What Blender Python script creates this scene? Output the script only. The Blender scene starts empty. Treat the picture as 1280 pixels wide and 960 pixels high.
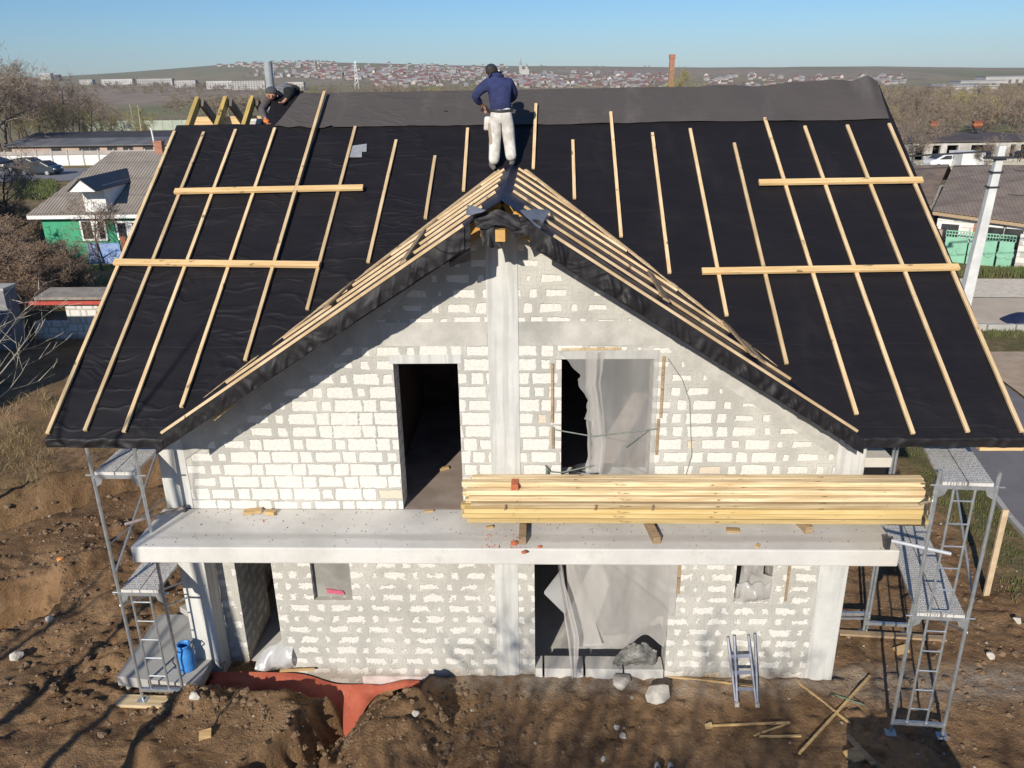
import bpy, bmesh, math, random
import numpy as np
from mathutils import Vector, Matrix, Quaternion
rnd = random.Random(7)
scene = bpy.context.scene
COL = scene.collection
R = math.radians
BASE = {}                      # object name -> world position of its origin (rotation is always zero while building)

# ------------------------------------------------------------------ tagging
def tag(o, label=None, cat=None, group=None, kind=None):
    if label: o['label'] = label
    if cat: o['category'] = cat
    if group: o['group'] = group
    if kind: o['kind'] = kind
    return o

def thing(name, label, cat, loc=(0, 0, 0), group=None):
    o = bpy.data.objects.new(name, None); COL.objects.link(o)
    o.location = loc; o.empty_display_size = .2
    BASE[o.name] = Vector(loc)
    return tag(o, label, cat, group)

# ------------------------------------------------------------------ mesh builder (world coordinates)
class MB:
    def __init__(s): s.v = []; s.f = []; s.m = []; s.mi = 0
    def add(s, vs, fs):
        n = len(s.v); s.v += [tuple(p) for p in vs]
        s.f += [tuple(i + n for i in f) for f in fs]; s.m += [s.mi] * len(fs); return s
    def hexa(s, p):            # 8 points: bottom 4 ccw, top 4 ccw
        return s.add(p, [(3, 2, 1, 0), (4, 5, 6, 7), (0, 1, 5, 4), (1, 2, 6, 5), (2, 3, 7, 6), (3, 0, 4, 7)])
    def box(s, x0, x1, y0, y1, z0, z1):
        return s.hexa([(x0, y0, z0), (x1, y0, z0), (x1, y1, z0), (x0, y1, z0), (x0, y0, z1), (x1, y0, z1), (x1, y1, z1), (x0, y1, z1)])
    def obox(s, c, ax, ay, az):
        c, ax, ay, az = map(Vector, (c, ax, ay, az))
        return s.hexa([c - ax - ay - az, c + ax - ay - az, c + ax + ay - az, c - ax + ay - az, c - ax - ay + az, c + ax - ay + az, c + ax + ay + az, c - ax + ay + az])
    def bar(s, p, q, w, h, up=(0, 0, 1)):
        p, q = Vector(p), Vector(q); d = (q - p); L = d.length; d.normalize(); up = Vector(up)
        sd = d.cross(up).normalized(); u = sd.cross(d).normalized()
        return s.obox((p + q) / 2, d * L / 2, sd * w / 2 * -1, u * h / 2)
    def tube(s, p, q, r0, r1=None, n=8, cap=True):
        r1 = r0 if r1 is None else r1
        p, q = Vector(p), Vector(q); d = (q - p).normalized()
        a = d.orthogonal().normalized(); b = d.cross(a)
        vs = []
        for c, r in ((p, r0), (q, r1)):
            for i in range(n):
                t = 2 * math.pi * i / n; vs.append(c + (a * math.cos(t) + b * math.sin(t)) * r)
        fs = [(i, (i + 1) % n, n + (i + 1) % n, n + i) for i in range(n)]
        if cap: fs += [tuple(range(n - 1, -1, -1)), tuple(range(n, 2 * n))]
        return s.add(vs, fs)
    def path(s, pts, r, n=6, cap=True):
        pts = [Vector(p) for p in pts]; rs = r if isinstance(r, (list, tuple)) else [r] * len(pts)
        a = None; vs = []; fs = []
        for k, p in enumerate(pts):
            d = (pts[min(k + 1, len(pts) - 1)] - pts[max(k - 1, 0)]).normalized()
            if a is None: a = d.orthogonal().normalized()
            a = (a - d * a.dot(d)).normalized(); b = d.cross(a)
            for i in range(n):
                t = 2 * math.pi * i / n; vs.append(p + (a * math.cos(t) + b * math.sin(t)) * rs[k])
            if k: fs += [((k - 1) * n + i, (k - 1) * n + (i + 1) % n, k * n + (i + 1) % n, k * n + i) for i in range(n)]
        if cap: fs += [tuple(range(n - 1, -1, -1)), tuple(range((len(pts) - 1) * n, len(pts) * n))]
        return s.add(vs, fs)
    def lathe(s, c, prof, n=20):
        c = Vector(c); vs = []; fs = []
        for r, z in prof:
            for i in range(n):
                t = 2 * math.pi * i / n; vs.append(c + Vector((r * math.cos(t), r * math.sin(t), z)))
        for k in range(len(prof) - 1):
            fs += [(k * n + i, k * n + (i + 1) % n, (k + 1) * n + (i + 1) % n, (k + 1) * n + i) for i in range(n)]
        return s.add(vs, fs)
    def prism(s, pts, off):    # planar polygon extruded by vector off
        n = len(pts); pts = [Vector(p) for p in pts]; off = Vector(off)
        fs = [tuple(range(n)), tuple(range(2 * n - 1, n - 1, -1))] + [(i + n, (i + 1) % n + n, (i + 1) % n, i) for i in range(n)]
        return s.add(pts + [p + off for p in pts], fs)
    def grid(s, fn, nu, nv):
        vs = [fn(i / nu, j / nv) for j in range(nv + 1) for i in range(nu + 1)]
        fs = [(j * (nu + 1) + i, j * (nu + 1) + i + 1, (j + 1) * (nu + 1) + i + 1, (j + 1) * (nu + 1) + i) for j in range(nv) for i in range(nu)]
        return s.add(vs, fs)
    def build(s, name, mats, parent=None, smooth=False, bevel=0, at=None, solid=0, fix=True):
        org = Vector((0, 0, 0))
        if parent is not None: org = BASE[parent.name]
        elif at is not None: org = Vector(at)
        me = bpy.data.meshes.new(name)
        me.from_pydata([Vector(p) - org for p in s.v], [], s.f)
        for m in (mats if isinstance(mats, (list, tuple)) else [mats]): me.materials.append(m)
        if any(s.m): me.polygons.foreach_set('material_index', s.m)
        if fix:
            bm = bmesh.new(); bm.from_mesh(me); bmesh.ops.recalc_face_normals(bm, faces=bm.faces); bm.to_mesh(me); bm.free()
        if smooth: me.polygons.foreach_set('use_smooth', [True] * len(me.polygons))
        me.update()
        o = bpy.data.objects.new(name, me); COL.objects.link(o)
        if parent is not None: o.parent = parent; BASE[o.name] = org
        else: o.location = org; BASE[o.name] = org
        if bevel:
            b = o.modifiers.new('bevel', 'BEVEL'); b.width = bevel; b.segments = 2; b.limit_method = 'ANGLE'
        if solid:
            b = o.modifiers.new('solid', 'SOLIDIFY'); b.thickness = solid; b.offset = 0
        return o

def copy_tree(o, parent=None, loc=None, rz=None, sc=None):
    c = o.copy(); COL.objects.link(c)
    if parent is not None: c.parent = parent
    if loc is not None: c.location = loc
    if rz is not None: c.rotation_euler = (0, 0, rz)
    if sc is not None: c.scale = (sc, sc, sc) if not isinstance(sc, tuple) else sc
    for ch in list(o.children): copy_tree(ch, c)
    return c

# ------------------------------------------------------------------ noise (numpy)
_perm = np.random.RandomState(3).permutation(512)
_val = np.random.RandomState(4).rand(512)
def vnoise(x, y):
    x = np.asarray(x, float); y = np.asarray(y, float)
    xi = np.floor(x).astype(int); yi = np.floor(y).astype(int); fx = x - xi; fy = y - yi
    fx = fx * fx * (3 - 2 * fx); fy = fy * fy * (3 - 2 * fy)
    h = lambda a, b: _val[_perm[(_perm[a & 511] + b) & 511]]
    return (h(xi, yi) * (1 - fx) + h(xi + 1, yi) * fx) * (1 - fy) + (h(xi, yi + 1) * (1 - fx) + h(xi + 1, yi + 1) * fx) * fy - .5
def fbm(x, y, oct=4, gain=.5):
    t = 0; a = 1.; f = 1.
    for k in range(oct):
        t = t + a * vnoise(np.asarray(x) * f + 17.3 * k, np.asarray(y) * f + 9.1 * k); a *= gain; f *= 2.03
    return t
def sst(a, b, x):
    t = np.clip((np.asarray(x, float) - a) / (b - a), 0, 1); return t * t * (3 - 2 * t)

# ------------------------------------------------------------------ materials
class NT:
    def __init__(s, name):
        s.mat = bpy.data.materials.new(name); s.mat.use_nodes = True
        s.t = s.mat.node_tree; s.n = s.t.nodes; s.l = s.t.links
        s.b = s.n['Principled BSDF']; s.out = s.n['Material Output']
    def N(s, typ, **kw):
        n = s.n.new(typ)
        for k, v in kw.items(): setattr(n, k, v)
        return n
    def link(s, a, b): s.l.new(a, b)
    def set(s, sock, v):
        if isinstance(v, bpy.types.NodeSocket): s.l.new(v, sock)
        else: sock.default_value = v
    def math(s, op, a, b=0., c=0., clamp=False):
        n = s.N('ShaderNodeMath', operation=op, use_clamp=clamp)
        s.set(n.inputs[0], a); s.set(n.inputs[1], b); s.set(n.inputs[2], c); return n.outputs[0]
    def co(s, scale=None, kind='Object'):
        o = s.N('ShaderNodeTexCoord').outputs[kind]
        if scale is not None:
            m = s.N('ShaderNodeMapping'); m.inputs['Scale'].default_value = scale if isinstance(scale, tuple) else (scale,) * 3
            s.l.new(o, m.inputs[0]); o = m.outputs[0]
        return o
    def noise(s, vec, scale=1., detail=4., rough=.55, out=0):
        n = s.N('ShaderNodeTexNoise'); s.l.new(vec, n.inputs['Vector'])
        n.inputs['Scale'].default_value = scale; n.inputs['Detail'].default_value = detail; n.inputs['Roughness'].default_value = rough
        return n.outputs[out]
    def sstep(s, x, a, b):
        n = s.N('ShaderNodeMapRange', interpolation_type='SMOOTHSTEP')
        s.set(n.inputs[0], x); s.set(n.inputs[1], a); s.set(n.inputs[2], b); return n.outputs[0]
    def mix(s, f, a, b, blend='MIX'):
        n = s.N('ShaderNodeMix', data_type='RGBA', blend_type=blend)
        s.set(n.inputs[0], f)
        for k, v in ((6, a), (7, b)):
            if isinstance(v, bpy.types.NodeSocket): s.l.new(v, n.inputs[k])
            else: n.inputs[k].default_value = (*v, 1) if len(v) == 3 else v
        return n.outputs[2]
    def col(s, v): s.set(s.b.inputs['Base Color'], v if isinstance(v, bpy.types.NodeSocket) else (*v, 1)); return s
    def rough(s, v): s.set(s.b.inputs['Roughness'], v); return s
    def bump(s, h, strength=.5, dist=.02):
        n = s.N('ShaderNodeBump'); n.inputs['Strength'].default_value = strength; n.inputs['Distance'].default_value = dist
        s.l.new(h, n.inputs['Height']); s.l.new(n.outputs[0], s.b.inputs['Normal']); return s

def simple(name, c1, c2=None, scale=6., rough=.8, bump=.2, dist=.01, metal=0., stretch=(1, 1, 1), rand=0., detail=5.):
    m = NT(name); v = m.co(stretch)
    c2 = c2 or tuple(x * .75 for x in c1)
    f = m.noise(v, scale, detail, .6)
    f2 = m.sstep(f, .3, .7)
    c = m.mix(f2, c2, c1)
    if rand:
        oi = m.N('ShaderNodeObjectInfo').outputs['Random']
        k = m.math('MULTIPLY_ADD', oi, rand, 1 - rand * .6)
        cc = m.N('ShaderNodeCombineColor'); [m.set(cc.inputs[i], k) for i in range(3)]
        c = m.mix(1., c, cc.outputs[0], 'MULTIPLY')
    m.col(c); m.rough(rough); m.b.inputs['Metallic'].default_value = metal
    if bump: m.bump(f, bump, dist)
    return m.mat

def wood(name, axis, c1=(.72, .50, .26), c2=(.52, .31, .13), rand=.25):
    m = NT(name)
    st = {'x': (.6, 14, 14), 'y': (14, .6, 14), 'z': (14, 14, .6), 's': (14, 1.2, 1.2), 'g': (1., 14, 1.)}[axis]
    v = m.co(st); oi = m.N('ShaderNodeObjectInfo').outputs['Random']
    ad = m.N('ShaderNodeVectorMath', operation='ADD'); m.link(v, ad.inputs[0]); sc = m.math('MULTIPLY', oi, 40.)
    m.link(sc, ad.inputs[1]); v = ad.outputs[0]
    f = m.noise(v, 2.2, 5., .6); c = m.mix(m.sstep(f, .35, .68), c2, c1)
    kn = m.noise(m.co((3, 9, 9) if axis == 'x' else (5, 3, 3)), 1.6, 2., .5)
    c = m.mix(m.sstep(kn, .66, .74), c, tuple(x * .45 for x in c2))
    k = m.math('MULTIPLY_ADD', oi, rand, 1 - rand * .6)
    cc = m.N('ShaderNodeCombineColor'); [m.set(cc.inputs[i], k) for i in range(3)]
    m.col(m.mix(1., c, cc.outputs[0], 'MULTIPLY')).rough(.65).bump(f, .25, .004)
    return m.mat

def membrane(name, c1, c2, rough=.56, w=1.):
    m = NT(name); v = m.co()
    wp = m.noise(v, .9, 2., .5, out=1)
    ad = m.N('ShaderNodeVectorMath', operation='MULTIPLY_ADD'); m.link(wp, ad.inputs[0]); ad.inputs[1].default_value = (.9, .9, .9); m.link(v, ad.inputs[2])
    mp = m.N('ShaderNodeMapping'); mp.inputs['Rotation'].default_value = (0, 0, .35); mp.inputs['Scale'].default_value = (.55, 1.5, 1.5); m.link(ad.outputs[0], mp.inputs[0])
    n1 = m.noise(mp.outputs[0], 1.8, 2., .5); rg = m.math('ABSOLUTE', m.math('SUBTRACT', n1, .5))
    n3 = m.noise(v, 90., 2., .6); sxx = m.N('ShaderNodeSeparateXYZ'); m.link(v, sxx.inputs[0]); where = m.math('MULTIPLY', m.sstep(m.noise(v, .75, 2., .5), .33, .55), m.math('MULTIPLY_ADD', m.sstep(sxx.outputs[0], 3.0, -3.0), .75, .25))
    h = m.math('MULTIPLY', m.math('MULTIPLY', m.sstep(rg, .085, 0.), where), .55)
    h = m.math('ADD', h, m.math('MULTIPLY', m.noise(mp.outputs[0], 3.6, 3., .5), .55))
    h = m.math('ADD', h, m.math('MULTIPLY', n3, .012))
    big = m.noise(v, .8, 4., .6); dust = m.noise(m.co((1, .35, .35)), 1.7, 6., .65)
    c = m.mix(m.sstep(dust, .5, .8), c1, c2)
    lp = m.math('FRACT', m.math('DIVIDE', m.math('ADD', m.math('ADD', sxx.outputs[1], 3.), m.math('MULTIPLY', n1, .03)), 1.138)); lap = m.sstep(lp, .016, .004); h = m.math('SUBTRACT', h, m.math('MULTIPLY', lap, .25)); c = m.mix(m.math('MULTIPLY', lap, .6), c, (.004, .004, .004))
    sp = m.noise(v, 26., 2., .5); c = m.mix(m.math('MULTIPLY', m.sstep(sp, .74, .80), .35), c, (.10, .09, .08))
    m.col(c); m.rough(m.math('MULTIPLY_ADD', big, .25, rough - .12)); m.bump(h, .32 * w, .06)
    m.b.inputs['Specular IOR Level'].default_value = .35
    return m.mat

def block_wall(name, z_split=3.0, tan=False, course=.2, simple_cover=None):
    """limestone blocks, long and short alternating, rubbed over with mortar"""
    m = NT(name); sx = m.N('ShaderNodeSeparateXYZ'); m.link(m.co(), sx.inputs[0])
    X, Y, Z = sx.outputs
    wob = m.noise(m.co(), 3.5, 3., .6)
    wob2 = m.math('MULTIPLY_ADD', m.noise(m.co(), 30., 3., .6), .35, m.math('MULTIPLY', m.noise(m.co((1.15, 1, 1.)), 6.5, 5., .68), .65))
    u = m.math('ADD', X, m.math('MULTIPLY', Y, .97))
    u = m.math('ADD', u, m.math('MULTIPLY', m.math('SUBTRACT', wob, .5), .05))
    zz = m.math('ADD', Z, m.math('MULTIPLY', m.math('SUBTRACT', wob, .5), .025))
    zr = m.math('DIVIDE', zz, course); row = m.math('FLOOR', zr); fz = m.math('FRACT', zr)
    wr = m.N('ShaderNodeTexWhiteNoise', noise_dimensions='1D'); m.set(wr.inputs['W'], row)
    uu = m.math('DIVIDE', m.math('MULTIPLY_ADD', wr.outputs['Value'], .62, u), .62)
    f = m.math('FRACT', uu); idl = m.math('FLOOR', uu); sh = m.math('GREATER_THAN', f, .66)
    ex = m.math('MULTIPLY', m.math('MINIMUM', m.math('MINIMUM', f, m.math('ABSOLUTE', m.math('SUBTRACT', f, .66))), m.math('SUBTRACT', 1., f)), .62)
    ez = m.math('MULTIPLY', m.math('MINIMUM', fz, m.math('SUBTRACT', 1., fz)), course)
    d = m.math('MINIMUM', ex, m.math('MULTIPLY', ez, 1.3))
    cv = m.N('ShaderNodeCombineXYZ'); m.set(cv.inputs[0], m.math('MULTIPLY_ADD', idl, 2., sh)); m.set(cv.inputs[1], row)
    wb = m.N('ShaderNodeTexWhiteNoise', noise_dimensions='2D'); m.link(cv.outputs[0], wb.inputs['Vector'])
    rb = wb.outputs['Value']
    low = m.math('SUBTRACT', 1., m.sstep(Z, z_split - .05, z_split + .05))
    right = m.math('MULTIPLY', m.sstep(X, -.2, 1.2), .018)
    hi_z = m.math('MULTIPLY', m.sstep(Z, 4.4, 5.3), .012)
    th = m.math('ADD', m.math('ADD', .006, m.math('MULTIPLY', low, .043)), m.math('MULTIPLY', m.math('ADD', right, hi_z), m.math('SUBTRACT', 1., low)))
    th = m.math('MULTIPLY_ADD', m.math('MULTIPLY', rb, rb), .035, th)
    rake = m.math('SUBTRACT', m.math('MULTIPLY_ADD', m.math('ABSOLUTE', m.math('ADD', X, .2)), -.6552, 7.59), Z)
    if z_split > 0: th = m.math('MULTIPLY_ADD', m.sstep(rake, 1.5, .5), .045, th)
    edge = m.math('MULTIPLY_ADD', m.math('SUBTRACT', wob2, .5), m.math('MULTIPLY_ADD', low, .26, .12), d)
    dd = m.math('SUBTRACT', edge, th)
    mask = m.sstep(dd, -.002, .006)
    fine = m.noise(m.co(), 28., 5., .65); blot = m.noise(m.co(), 1.3, 4., .6)
    stone = m.mix(m.sstep(fine, .3, .7), (.62, .59, .53), (.78, .75, .69))
    stone = m.mix(m.math('MULTIPLY', m.sstep(wob2, .46, .62), .22), stone, (.54, .52, .465))
    warm = m.math('GREATER_THAN', rb, .965)
    stone = m.mix(m.math('MULTIPLY', warm, .55), stone, (.60, .45, .28))
    mort = m.mix(m.sstep(blot, .35, .7), (.42, .405, .365), (.555, .535, .48))
    mort = m.mix(m.math('MULTIPLY', m.sstep(fine, .45, .75), .5), mort, (.33, .315, .28))
    mort = m.mix(m.math('MULTIPLY', m.sstep(d, .012, .0), .35), mort, (.36, .335, .29))
    c = m.mix(mask, mort, stone)
    dirt = m.math('MULTIPLY', m.math('SUBTRACT', 1., m.sstep(m.math('ADD', Z, m.math('MULTIPLY', m.math('SUBTRACT', blot, .5), .5)), -.02, .22)), .6)
    c = m.mix(dirt, c, (.22, .16, .11))
    m.col(c).rough(.9)
    h = m.math('ADD', m.math('MULTIPLY', mask, -.5), m.math('MULTIPLY', fine, .35))
    m.bump(m.math('ADD', h, m.math('MULTIPLY', wob2, .6)), .8, .026)
    return m.mat

def concrete(name, c=(.52, .50, .46), dark=.7, bands=None, stain=.25):
    m = NT(name); v = m.co()
    a = m.noise(v, 1.1, 6., .65); b = m.noise(v, 45., 4., .7); p = m.noise(v, 14., 3., .5)
    cc = m.mix(m.sstep(a, .3, .72), tuple(x * dark for x in c), c)
    cc = m.mix(m.math('MULTIPLY', m.sstep(b, .55, .75), .3), cc, tuple(x * .55 for x in c))
    if bands:                              # shutter board marks
        st = m.noise(m.co(bands), 1.0, 4., .6)
        cc = m.mix(m.math('MULTIPLY', m.sstep(st, .45, .62), stain), cc, tuple(x * .6 for x in c))
    m.col(cc).rough(.88).bump(m.math('ADD', m.math('MULTIPLY', b, .4), m.math('MULTIPLY', p, .6)), .35, .012)
    return m.mat

def corrugated(name, c1, c2, axis=0, period=.18, depth=.02, rough=.85, rows=1.1, dirv=None):
    m = NT(name); sx = m.N('ShaderNodeSeparateXYZ'); m.link(m.co(), sx.inputs[0])
    q_ = sx.outputs[axis] if dirv is None else m.math('ADD', m.math('MULTIPLY', sx.outputs[0], dirv[0]), m.math('MULTIPLY', sx.outputs[1], dirv[1]))
    w = m.math('SINE', m.math('MULTIPLY', q_, 2 * math.pi / period))
    n = m.noise(m.co(), 1.2, 6., .65)
    fr = m.math('FRACT', m.math('DIVIDE', sx.outputs[1 - axis], rows))
    line = m.math('MULTIPLY', m.math('LESS_THAN', fr, .07), .4)
    c = m.mix(m.sstep(n, .3, .7), c2, c1); c = m.mix(line, c, tuple(x * .5 for x in c2))
    c = m.mix(m.math('MULTIPLY', m.sstep(w, .2, -1.), .3), c, tuple(x * .6 for x in c2))
    m.col(c).rough(rough).bump(w, .9, depth); return m.mat

M = {}
M['membrane'] = membrane('black_membrane', (.0115, .0098, .0112), (.020, .0172, .018))
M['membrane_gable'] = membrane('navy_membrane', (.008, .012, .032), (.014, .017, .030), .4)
M['membrane_grey'] = membrane('grey_membrane', (.076, .066, .063), (.112, .098, .094), .85, .9)
M['flap'] = simple('grey_flap', (.30, .31, .33), (.24, .25, .27), 8, .6)
M['batten'] = wood('batten_wood', 's', (.80, .60, .36), (.62, .43, .22), .45)
M['batten_g'] = wood('gable_batten_wood', 'g', (.80, .61, .39), (.58, .40, .21), .45)
M['board_x'] = wood('board_wood', 'x', (.80, .57, .29), (.62, .40, .17))
M['stack'] = wood('stack_wood', 'x', (.76, .61, .39), (.50, .36, .19), .5)
M['stack_low'] = wood('stack_wood_yellow', 'x', (.68, .50, .23), (.54, .38, .15), .4)
M['rafter'] = wood('rafter_wood', 's', (.58, .40, .12), (.38, .27, .08))
M['old_wood'] = wood('grey_brown_wood', 'x', (.42, .30, .18), (.28, .19, .11))
M['offcut'] = wood('offcut_wood', 'x', (.60, .42, .20), (.42, .27, .11))
M['wall'] = block_wall('limestone_block_wall')
M['column'] = concrete('column_concrete', (.66, .65, .61), .78, (9, 9, .5), .6)
M['slab'] = concrete('slab_concrete', (.68, .655, .61), .74, (.5, 2.2, 3.5), .45)
def slab_mat():
    m = NT('balcony_concrete'); v = m.co(); sx = m.N('ShaderNodeSeparateXYZ'); m.link(v, sx.inputs[0])
    a = m.noise(v, .9, 6., .65); b = m.noise(v, 40., 4., .7); s_ = m.noise(m.co((.35, 3., 3.)), 1.3, 5., .6)
    c = m.mix(m.sstep(a, .3, .7), (.54, .52, .48), (.70, .675, .63))
    c = m.mix(m.math('MULTIPLY', m.sstep(b, .52, .75), .3), c, (.36, .34, .31))
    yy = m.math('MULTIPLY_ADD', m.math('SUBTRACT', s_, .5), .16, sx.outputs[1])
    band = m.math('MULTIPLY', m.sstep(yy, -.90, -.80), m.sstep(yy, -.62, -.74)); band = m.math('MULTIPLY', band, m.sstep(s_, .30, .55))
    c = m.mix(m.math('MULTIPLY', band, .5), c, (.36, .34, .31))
    st = m.noise(v, 2.6, 5., .7); c = m.mix(m.math('MULTIPLY', m.sstep(st, .60, .72), .3), c, (.38, .33, .26))
    e = m.sstep(m.math('ADD', sx.outputs[0], m.math('MULTIPLY', m.math('SUBTRACT', a, .5), 1.5)), 3.9, 4.9); c = m.mix(m.math('MULTIPLY', e, .35), c, (.52, .45, .33))
    m.col(c).rough(.88).bump(m.math('ADD', m.math('MULTIPLY', b, .4), m.math('MULTIPLY', st, .8)), .35, .015); return m.mat
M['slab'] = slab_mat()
M['beam'] = concrete('beam_concrete', (.60, .575, .52), .55)
M['kerb'] = concrete('kerb_concrete', (.46, .44, .40), .75)
M['galv'] = simple('galvanised_steel', (.60, .62, .63), (.42, .45, .46), 9, .42, .1, .002, .75)
M['alu'] = simple('ladder_aluminium', (.34, .35, .40), (.24, .25, .30), 12, .5, .1, .002, .8)
def deck_mat():
    m = NT('perforated_deck'); v = m.N('ShaderNodeTexVoronoi'); m.link(m.co((30, 20, 1)), v.inputs['Vector'])
    v.inputs['Scale'].default_value = 1.; v.inputs['Randomness'].default_value = .35
    d = m.sstep(v.outputs['Distance'], .22, .38); n = m.noise(m.co(), 2., 5., .6)
    c = m.mix(d, (.30, .28, .26), (.66, .63, .58)); c = m.mix(m.math('MULTIPLY', m.sstep(n, .45, .7), .5), c, (.30, .28, .25))
    m.col(c).rough(.55).bump(d, .6, .008); m.b.inputs['Metallic'].default_value = .1; return m.mat
M['deck'] = deck_mat()
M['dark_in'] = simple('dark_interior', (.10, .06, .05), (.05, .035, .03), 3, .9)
M['brick'] = simple('orange_brick', (.55, .16, .07), (.42, .11, .05), 20, .85)
M['red_sheet'] = None
def red_sheet():
    m = NT('red_dimpled_sheet'); v = m.N('ShaderNodeTexVoronoi'); m.link(m.co(34.), v.inputs['Vector']); v.inputs['Randomness'].default_value = .1
    n = m.noise(m.co(), 2.6, 5., .6); n2 = m.noise(m.co(), 11., 4., .7)
    c = m.mix(m.sstep(n, .35, .7), (.40, .085, .045), (.50, .13, .07)); c = m.mix(m.math('MULTIPLY', m.sstep(n2, .6, .72), .5), c, (.36, .30, .25))
    c = m.mix(m.math('MULTIPLY', m.sstep(v.outputs['Distance'], .28, .12), .35), c, (.24, .06, .04))
    m.col(c).rough(.6).bump(v.outputs['Distance'], .6, .01); return m.mat
M['red_sheet'] = red_sheet()
M['white_stone'] = simple('white_limestone', (.62, .57, .50), (.44, .40, .34), 9, .9, .5, .03)
M['paving'] = concrete('precast_concrete', (.44, .42, .38), .78)
def film(name, alpha=.55, tint=(.62, .62, .62)):
    m = NT(name); n = m.noise(m.co((1.6, 1.6, .5)), 1.7, 3., .5); n2 = m.noise(m.co((7, 7, 1.2)), 1.2, 3., .5)
    m.n.remove(m.b)
    d = m.N('ShaderNodeBsdfDiffuse'); tl = m.N('ShaderNodeBsdfTranslucent'); tr = m.N('ShaderNodeBsdfTransparent'); g = m.N('ShaderNodeBsdfGlossy')
    for q in (d, tl): q.inputs[0].default_value = (*tint, 1)
    g.inputs['Roughness'].default_value = .28
    bp = m.N('ShaderNodeBump'); bp.inputs['Strength'].default_value = .5; bp.inputs['Distance'].default_value = .06; m.link(m.math('ADD', n, m.math('MULTIPLY', n2, .12)), bp.inputs['Height'])
    for q in (d, g): m.link(bp.outputs[0], q.inputs['Normal'])
    a = m.N('ShaderNodeMixShader'); a.inputs[0].default_value = .3; m.link(d.outputs[0], a.inputs[1]); m.link(tl.outputs[0], a.inputs[2])
    b = m.N('ShaderNodeMixShader'); b.inputs[0].default_value = .07; m.link(a.outputs[0], b.inputs[1]); m.link(g.outputs[0], b.inputs[2])
    c = m.N('ShaderNodeMixShader'); m.link(tr.outputs[0], c.inputs[1]); m.link(b.outputs[0], c.inputs[2])
    m.link(m.math('MULTIPLY_ADD', m.sstep(n, .35, .7), .14, alpha), c.inputs[0])
    m.link(c.outputs[0], m.out.inputs[0]); return m.mat
M['film'] = film('milky_plastic_film', .62, (.70, .67, .63))
M['film_thin'] = film('thin_plastic_film', .36, (.68, .66, .63))
M['film2'] = film('thick_plastic_film', .84, (.66, .65, .64))
def emis_free(): pass

M['matte_grey'] = simple('matte_grey_pipe', (.36, .38, .39), (.28, .30, .31), 5, .6, .1)

M['rafter_shaded'] = wood('shaded_rafter_wood', 's', (.17, .13, .09), (.10, .08, .06))  # shade on the rear rafters put into a darker wood colour

M['pale_conc'] = concrete('pale_kerb_concrete', (.60, .575, .53), .8)
# ------------------------------------------------------------------ camera model (used to measure the place)
CAM = Vector((0.29555, -10.41101, 9.00379)); FPX = 1013.75; PITCH, ROLL, YAW = .3655, -.0175, -.0401
_f = Vector((math.sin(YAW) * math.cos(PITCH), math.cos(YAW) * math.cos(PITCH), -math.sin(PITCH)))
_r = Vector((math.cos(YAW), -math.sin(YAW), 0)); _u = _r.cross(_f)
_r, _u = math.cos(ROLL) * _r + math.sin(ROLL) * _u, -math.sin(ROLL) * _r + math.cos(ROLL) * _u
def ray(x, y): return _f + _r * ((x - 640) / FPX) + _u * ((480 - y) / FPX)
def atY(x, y, Y): d = ray(x, y); return CAM + d * ((Y - CAM.y) / d.y)
def atZ(x, y, Z): d = ray(x, y); return CAM + d * ((Z - CAM.z) / d.z)

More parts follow.
